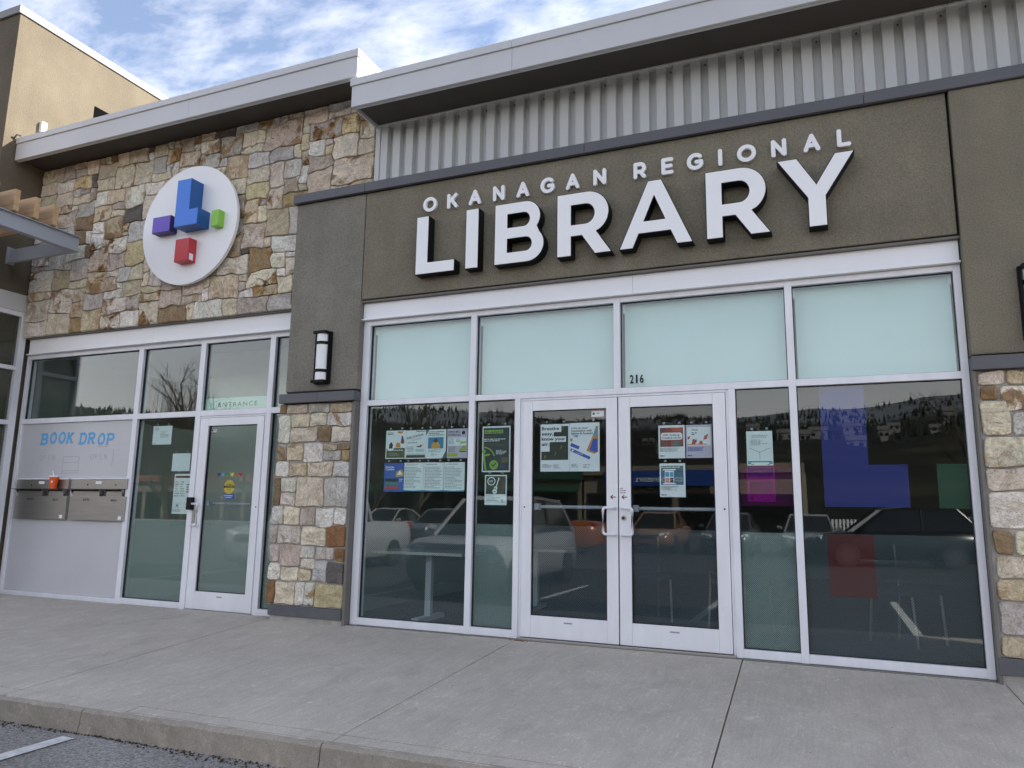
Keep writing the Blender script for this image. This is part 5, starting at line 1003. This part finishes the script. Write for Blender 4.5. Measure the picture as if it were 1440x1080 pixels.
# vehicles ---------------------------------------------------------------
M['tyre'] = mat('tyre_rubber', (.015, .015, .016), .8); M['rim'] = mat('alloy_rim', (.05, .05, .055), .5, .1); M['carglass'] = mat('car_glass', (.015, .018, .02), .05, spec=.8); M['lamp_glass'] = mat('headlamp_glass', (.75, .78, .8), .1)
def vehicle(label, x, y, heading, color, kind='suv', name='parked_car', cat='car'):
    """heading 0: nose towards +y. stations run from nose to tail"""
    t = empty(name, (x, y, -.29)); tag(t, label, cat, 'vehicles parked in the lot')
    pm_ = mat('car_paint', color, .25, .1)
    L_, Wd, Ht = {'suv': (4.6, .92, 1.70), 'sedan': (4.7, .90, 1.46), 'pickup': (5.4, .96, 1.82)}[kind]
    c, s = math.cos(heading), math.sin(heading); T_ = lambda p: (x + p[0] * c - p[1] * s, y + p[0] * s + p[1] * c, p[2] - .29)
    hood = {'suv': 1.0, 'sedan': .88, 'pickup': 1.08}[kind]
    # lower body stations: (along 0..1, bottom, top, half width)
    st = [(0, .42, hood - .30, .70), (.02, .30, hood - .16, .86), (.08, .24, hood - .06, .96), (.26, .22, hood, 1.0), (.5, .22, hood + .04, 1.0), (.78, .22, hood + .06, 1.0), (.94, .26, hood + .04, .97), (.985, .34, hood - .06, .90), (1, .45, hood - .2, .80)]
    V, F = [], []; K = 10
    for u, zb, zt, hw in st:
        yy = L_ / 2 - u * L_; w = Wd * hw; m_ = (zb + zt) / 2
        V += [T_(p) for p in ((-w * .90, yy, zb), (-w, yy, zb + .10), (-w * 1.0, yy, m_ + .05), (-w * .965, yy, zt - .05), (-w * .88, yy, zt), (w * .88, yy, zt), (w * .965, yy, zt - .05), (w, yy, m_ + .05), (w, yy, zb + .10), (w * .90, yy, zb))]
    for i in range(len(st) - 1):
        for k in range(K): F.append((i * K + k, i * K + (k + 1) % K, (i + 1) * K + (k + 1) % K, (i + 1) * K + k))
    F += [tuple(range(K))[::-1], tuple((len(st) - 1) * K + k for k in range(K))]
    mesh('body', V, F, pm_, t, smooth=True)
    g = {'suv': [(.24, hood - .02, .88), (.43, Ht - .05, .70), (.55, Ht, .72), (.84, Ht - .03, .70), (.97, hood + .03, .86)], 'sedan': [(.27, hood - .01, .88), (.46, Ht - .03, .68), (.56, Ht, .69), (.70, Ht - .05, .66), (.88, hood + .03, .84)], 'pickup': [(.27, hood, .88), (.38, Ht - .04, .74), (.48, Ht, .75), (.60, Ht - .02, .74), (.64, hood + .03, .86)]}[kind]
    # greenhouse: dark glass volume, roof skin and pillars in body colour
    yy = lambda u: L_ / 2 - u * L_
    (u0, z0, w0), (u1, z1, w1), (u2, z2, w2), (u3, z3, w3), (u4, z4, w4) = g
    A = [(-w0 * Wd, yy(u0), z0), (w0 * Wd, yy(u0), z0), (-w1 * Wd, yy(u1), z1), (w1 * Wd, yy(u1), z1), (-w3 * Wd, yy(u3), z3), (w3 * Wd, yy(u3), z3), (-w4 * Wd, yy(u4), z4), (w4 * Wd, yy(u4), z4)]
    mesh('glasshouse', [T_(p) for p in A], [(0, 1, 3, 2), (2, 3, 5, 4), (4, 5, 7, 6), (0, 2, 4, 6), (1, 7, 5, 3)], 'carglass', t)
    roofv = [(-w1 * Wd - .01, yy(u1) + .02, z1 + .0), (w1 * Wd + .01, yy(u1) + .02, z1), (-w2 * Wd - .01, yy(u2), z2 + .03), (w2 * Wd + .01, yy(u2), z2 + .03), (-w3 * Wd - .01, yy(u3) - .02, z3 + .01), (w3 * Wd + .01, yy(u3) - .02, z3 + .01)]
    mesh('roof', [T_(p) for p in roofv] + [T_((p[0], p[1], p[2] - .06)) for p in roofv], [(0, 1, 3, 2), (2, 3, 5, 4), (0, 6, 7, 1), (4, 5, 11, 10), (0, 2, 8, 6), (2, 4, 10, 8), (1, 7, 9, 3), (3, 9, 11, 5)], pm_, t, smooth=False)
    for sx_ in (-1, 1):
        for (a, b_) in (((u0, z0, w0), (u1, z1, w1)), ((u4, z4, w4), (u3, z3, w3))):
            MB().tube([T_((sx_ * a[2] * Wd, yy(a[0]), a[1])), T_((sx_ * b_[2] * Wd, yy(b_[0]), b_[1]))], .04, 6).build('pillar', pm_, t)
        um = (u1 + u3) / 2; MB().tube([T_((sx_ * .87 * Wd, yy(um), hood)), T_((sx_ * .71 * Wd, yy(um), Ht - .03))], .03, 6).build('pillar', 'trim', t)
        hz_ = hood - .22
        MB().tube([T_((sx_ * .48 * Wd, L_ / 2 - .05, hz_)), T_((sx_ * .86 * Wd, L_ / 2 - .22, hz_ + .04))], .065, 8).build('headlight', 'lamp_glass', t)
        MB().tube([T_((sx_ * .84 * Wd, -L_ / 2 + .04, hood - .1)), T_((sx_ * .86 * Wd, -L_ / 2 + .16, hood - .02))], .07, 6).build('tail_light', mat('tail_lamp', (.4, .02, .02), .2), t)
        MB().tube([T_((sx_ * (Wd - .02), yy(u0) - .25, hood + .08)), T_((sx_ * (Wd + .14), yy(u0) - .25, hood + .12))], .07, 8).build('wing_mirror', pm_, t)
        for yw in (L_ * .31, -L_ * .30):
            wv = MB().tube([T_((sx_ * (Wd - .20), yw, .34)), T_((sx_ * (Wd + .005), yw, .34))], .34, 20).build('wheel', 'tyre', t)
            MB().tube([T_((sx_ * (Wd - .02), yw, .34)), T_((sx_ * (Wd + .012), yw, .34))], .22, 14).build('rim', 'rim', wv)
    MB().tube([T_((-.42 * Wd, L_ / 2 - .01, hood - .28)), T_((.42 * Wd, L_ / 2 - .01, hood - .28))], .085, 6).build('grille', 'trim', t)
    return t
vehicle('pale grey sport utility vehicle parked nose-in left of the doors', -4.05, -6.75, 0, (.34, .35, .37), 'suv')
vehicle('orange pickup truck parked across the aisle', -7.9, -18.2, R(90), (.36, .10, .025), 'pickup', 'pickup_truck', 'truck')
vehicle('black sport utility vehicle parked broadside across the aisle', 3.6, -18.4, R(82), (.012, .013, .015), 'suv')
vehicle('pale pickup truck beyond the pale grey sport utility vehicle', -9.4, -8.4, 0, (.40, .41, .42), 'pickup', 'pickup_truck', 'truck')
for k, (x, cl, nm) in enumerate(((-4.2, (.30, .16, .10), 'bronze'), (-1.5, (.07, .075, .085), 'charcoal'), (1.2 - 2.72 * 0, (.22, .23, .25), 'grey'), (-11.0 - 2.7, (.10, .11, .14), 'slate'), (-16.4, (.35, .36, .37), 'silver'), (6.7, (.04, .05, .09), 'navy'), (9.4, (.33, .34, .34), 'pale silver'))):
    vehicle('%s saloon car parked across the aisle' % nm, x, -22.6, 0, cl, 'sedan')

# bare trees -------------------------------------------------------------
M['bark'] = mat('grey_bark', (.065, .052, .042), .9, var=.3, vscale=8); M['willow_bark'] = mat('willow_twig', (.05, .037, .022), .9)
def bare_tree(label, x, y, h, seed, droop=False, name='bare_tree', group='bare trees across the lot'):
    r_ = random.Random(seed); t = empty(name, (x, y, -.3)); tag(t, label, 'tree', group)
    tr = MB(); tw = MB()
    def grow(p, d, L_, ra, lev):
        n = 4; pts = [p]; q = p.copy(); dd = d.copy()
        for i in range(n):
            dd = (dd + Vector((r_.uniform(-.16, .16), r_.uniform(-.16, .16), r_.uniform(-.05, .14)))).normalized(); q = q + dd * L_ / n; pts.append(q.copy())
        (tr if lev < 3 else tw).tube(pts, ra, 7 if lev < 2 else (5 if lev < 3 else 3), ra * .55, caps=False)
        if lev >= 4: return
        if droop and lev >= 2:
            for k in range(5):
                b_ = pts[r_.randint(1, n)]; L2 = r_.uniform(.25, .62) * h; a = r_.uniform(0, 6.28); o_ = Vector((math.cos(a), math.sin(a), 0)) * r_.uniform(.2, .9)
                tw.tube([b_, b_ + o_ * .8 + Vector((0, 0, .1)), b_ + o_ * 1.2 - Vector((0, 0, L2 * .45)), b_ + o_ * 1.3 - Vector((0, 0, L2))], .012, 3, .006, caps=False)
        for k in range(r_.randint(3, 4) if lev else 6):
            b_ = pts[r_.randint(2, n)] if lev else pts[r_.randint(2, 4)]
            a = r_.uniform(0, 6.28); sp = r_.uniform(.5, .95)
            nd = (dd + Vector((math.cos(a), math.sin(a), r_.uniform(-.1, .4))) * sp).normalized()
            grow(b_.copy(), nd, L_ * r_.uniform(.55, .8), ra * .5, lev + 1)
    grow(Vector((x, y, -.35)), Vector((0, 0, 1)), h * .42, h * .022, 0)
    tr.build('trunk', 'bark', t); tw.build('twigs', 'willow_bark' if droop else 'bark', t)
bare_tree('tall weeping willow at the far left of the lot', -45.0, -38.5, 13.5, 11, True, 'willow_tree')
bare_tree('bare tree standing right of the shops', 7.8, -26, 8.5, 5)
bare_tree('bare tree near the green-awning shop', -19.5, -31, 8.0, 8)
bare_tree('bare tree at the end of the parking row', -13.0, -27.5, 6.5, 21)
for k in range(7):
    bare_tree('small bare shrub-like tree along the left boundary', -38 + k * 2.6, -30 - (k % 3) * 1.4, rnd.uniform(5.5, 7.0), 40 + k, name='bare_shrub', group='bare shrubs along the left boundary')
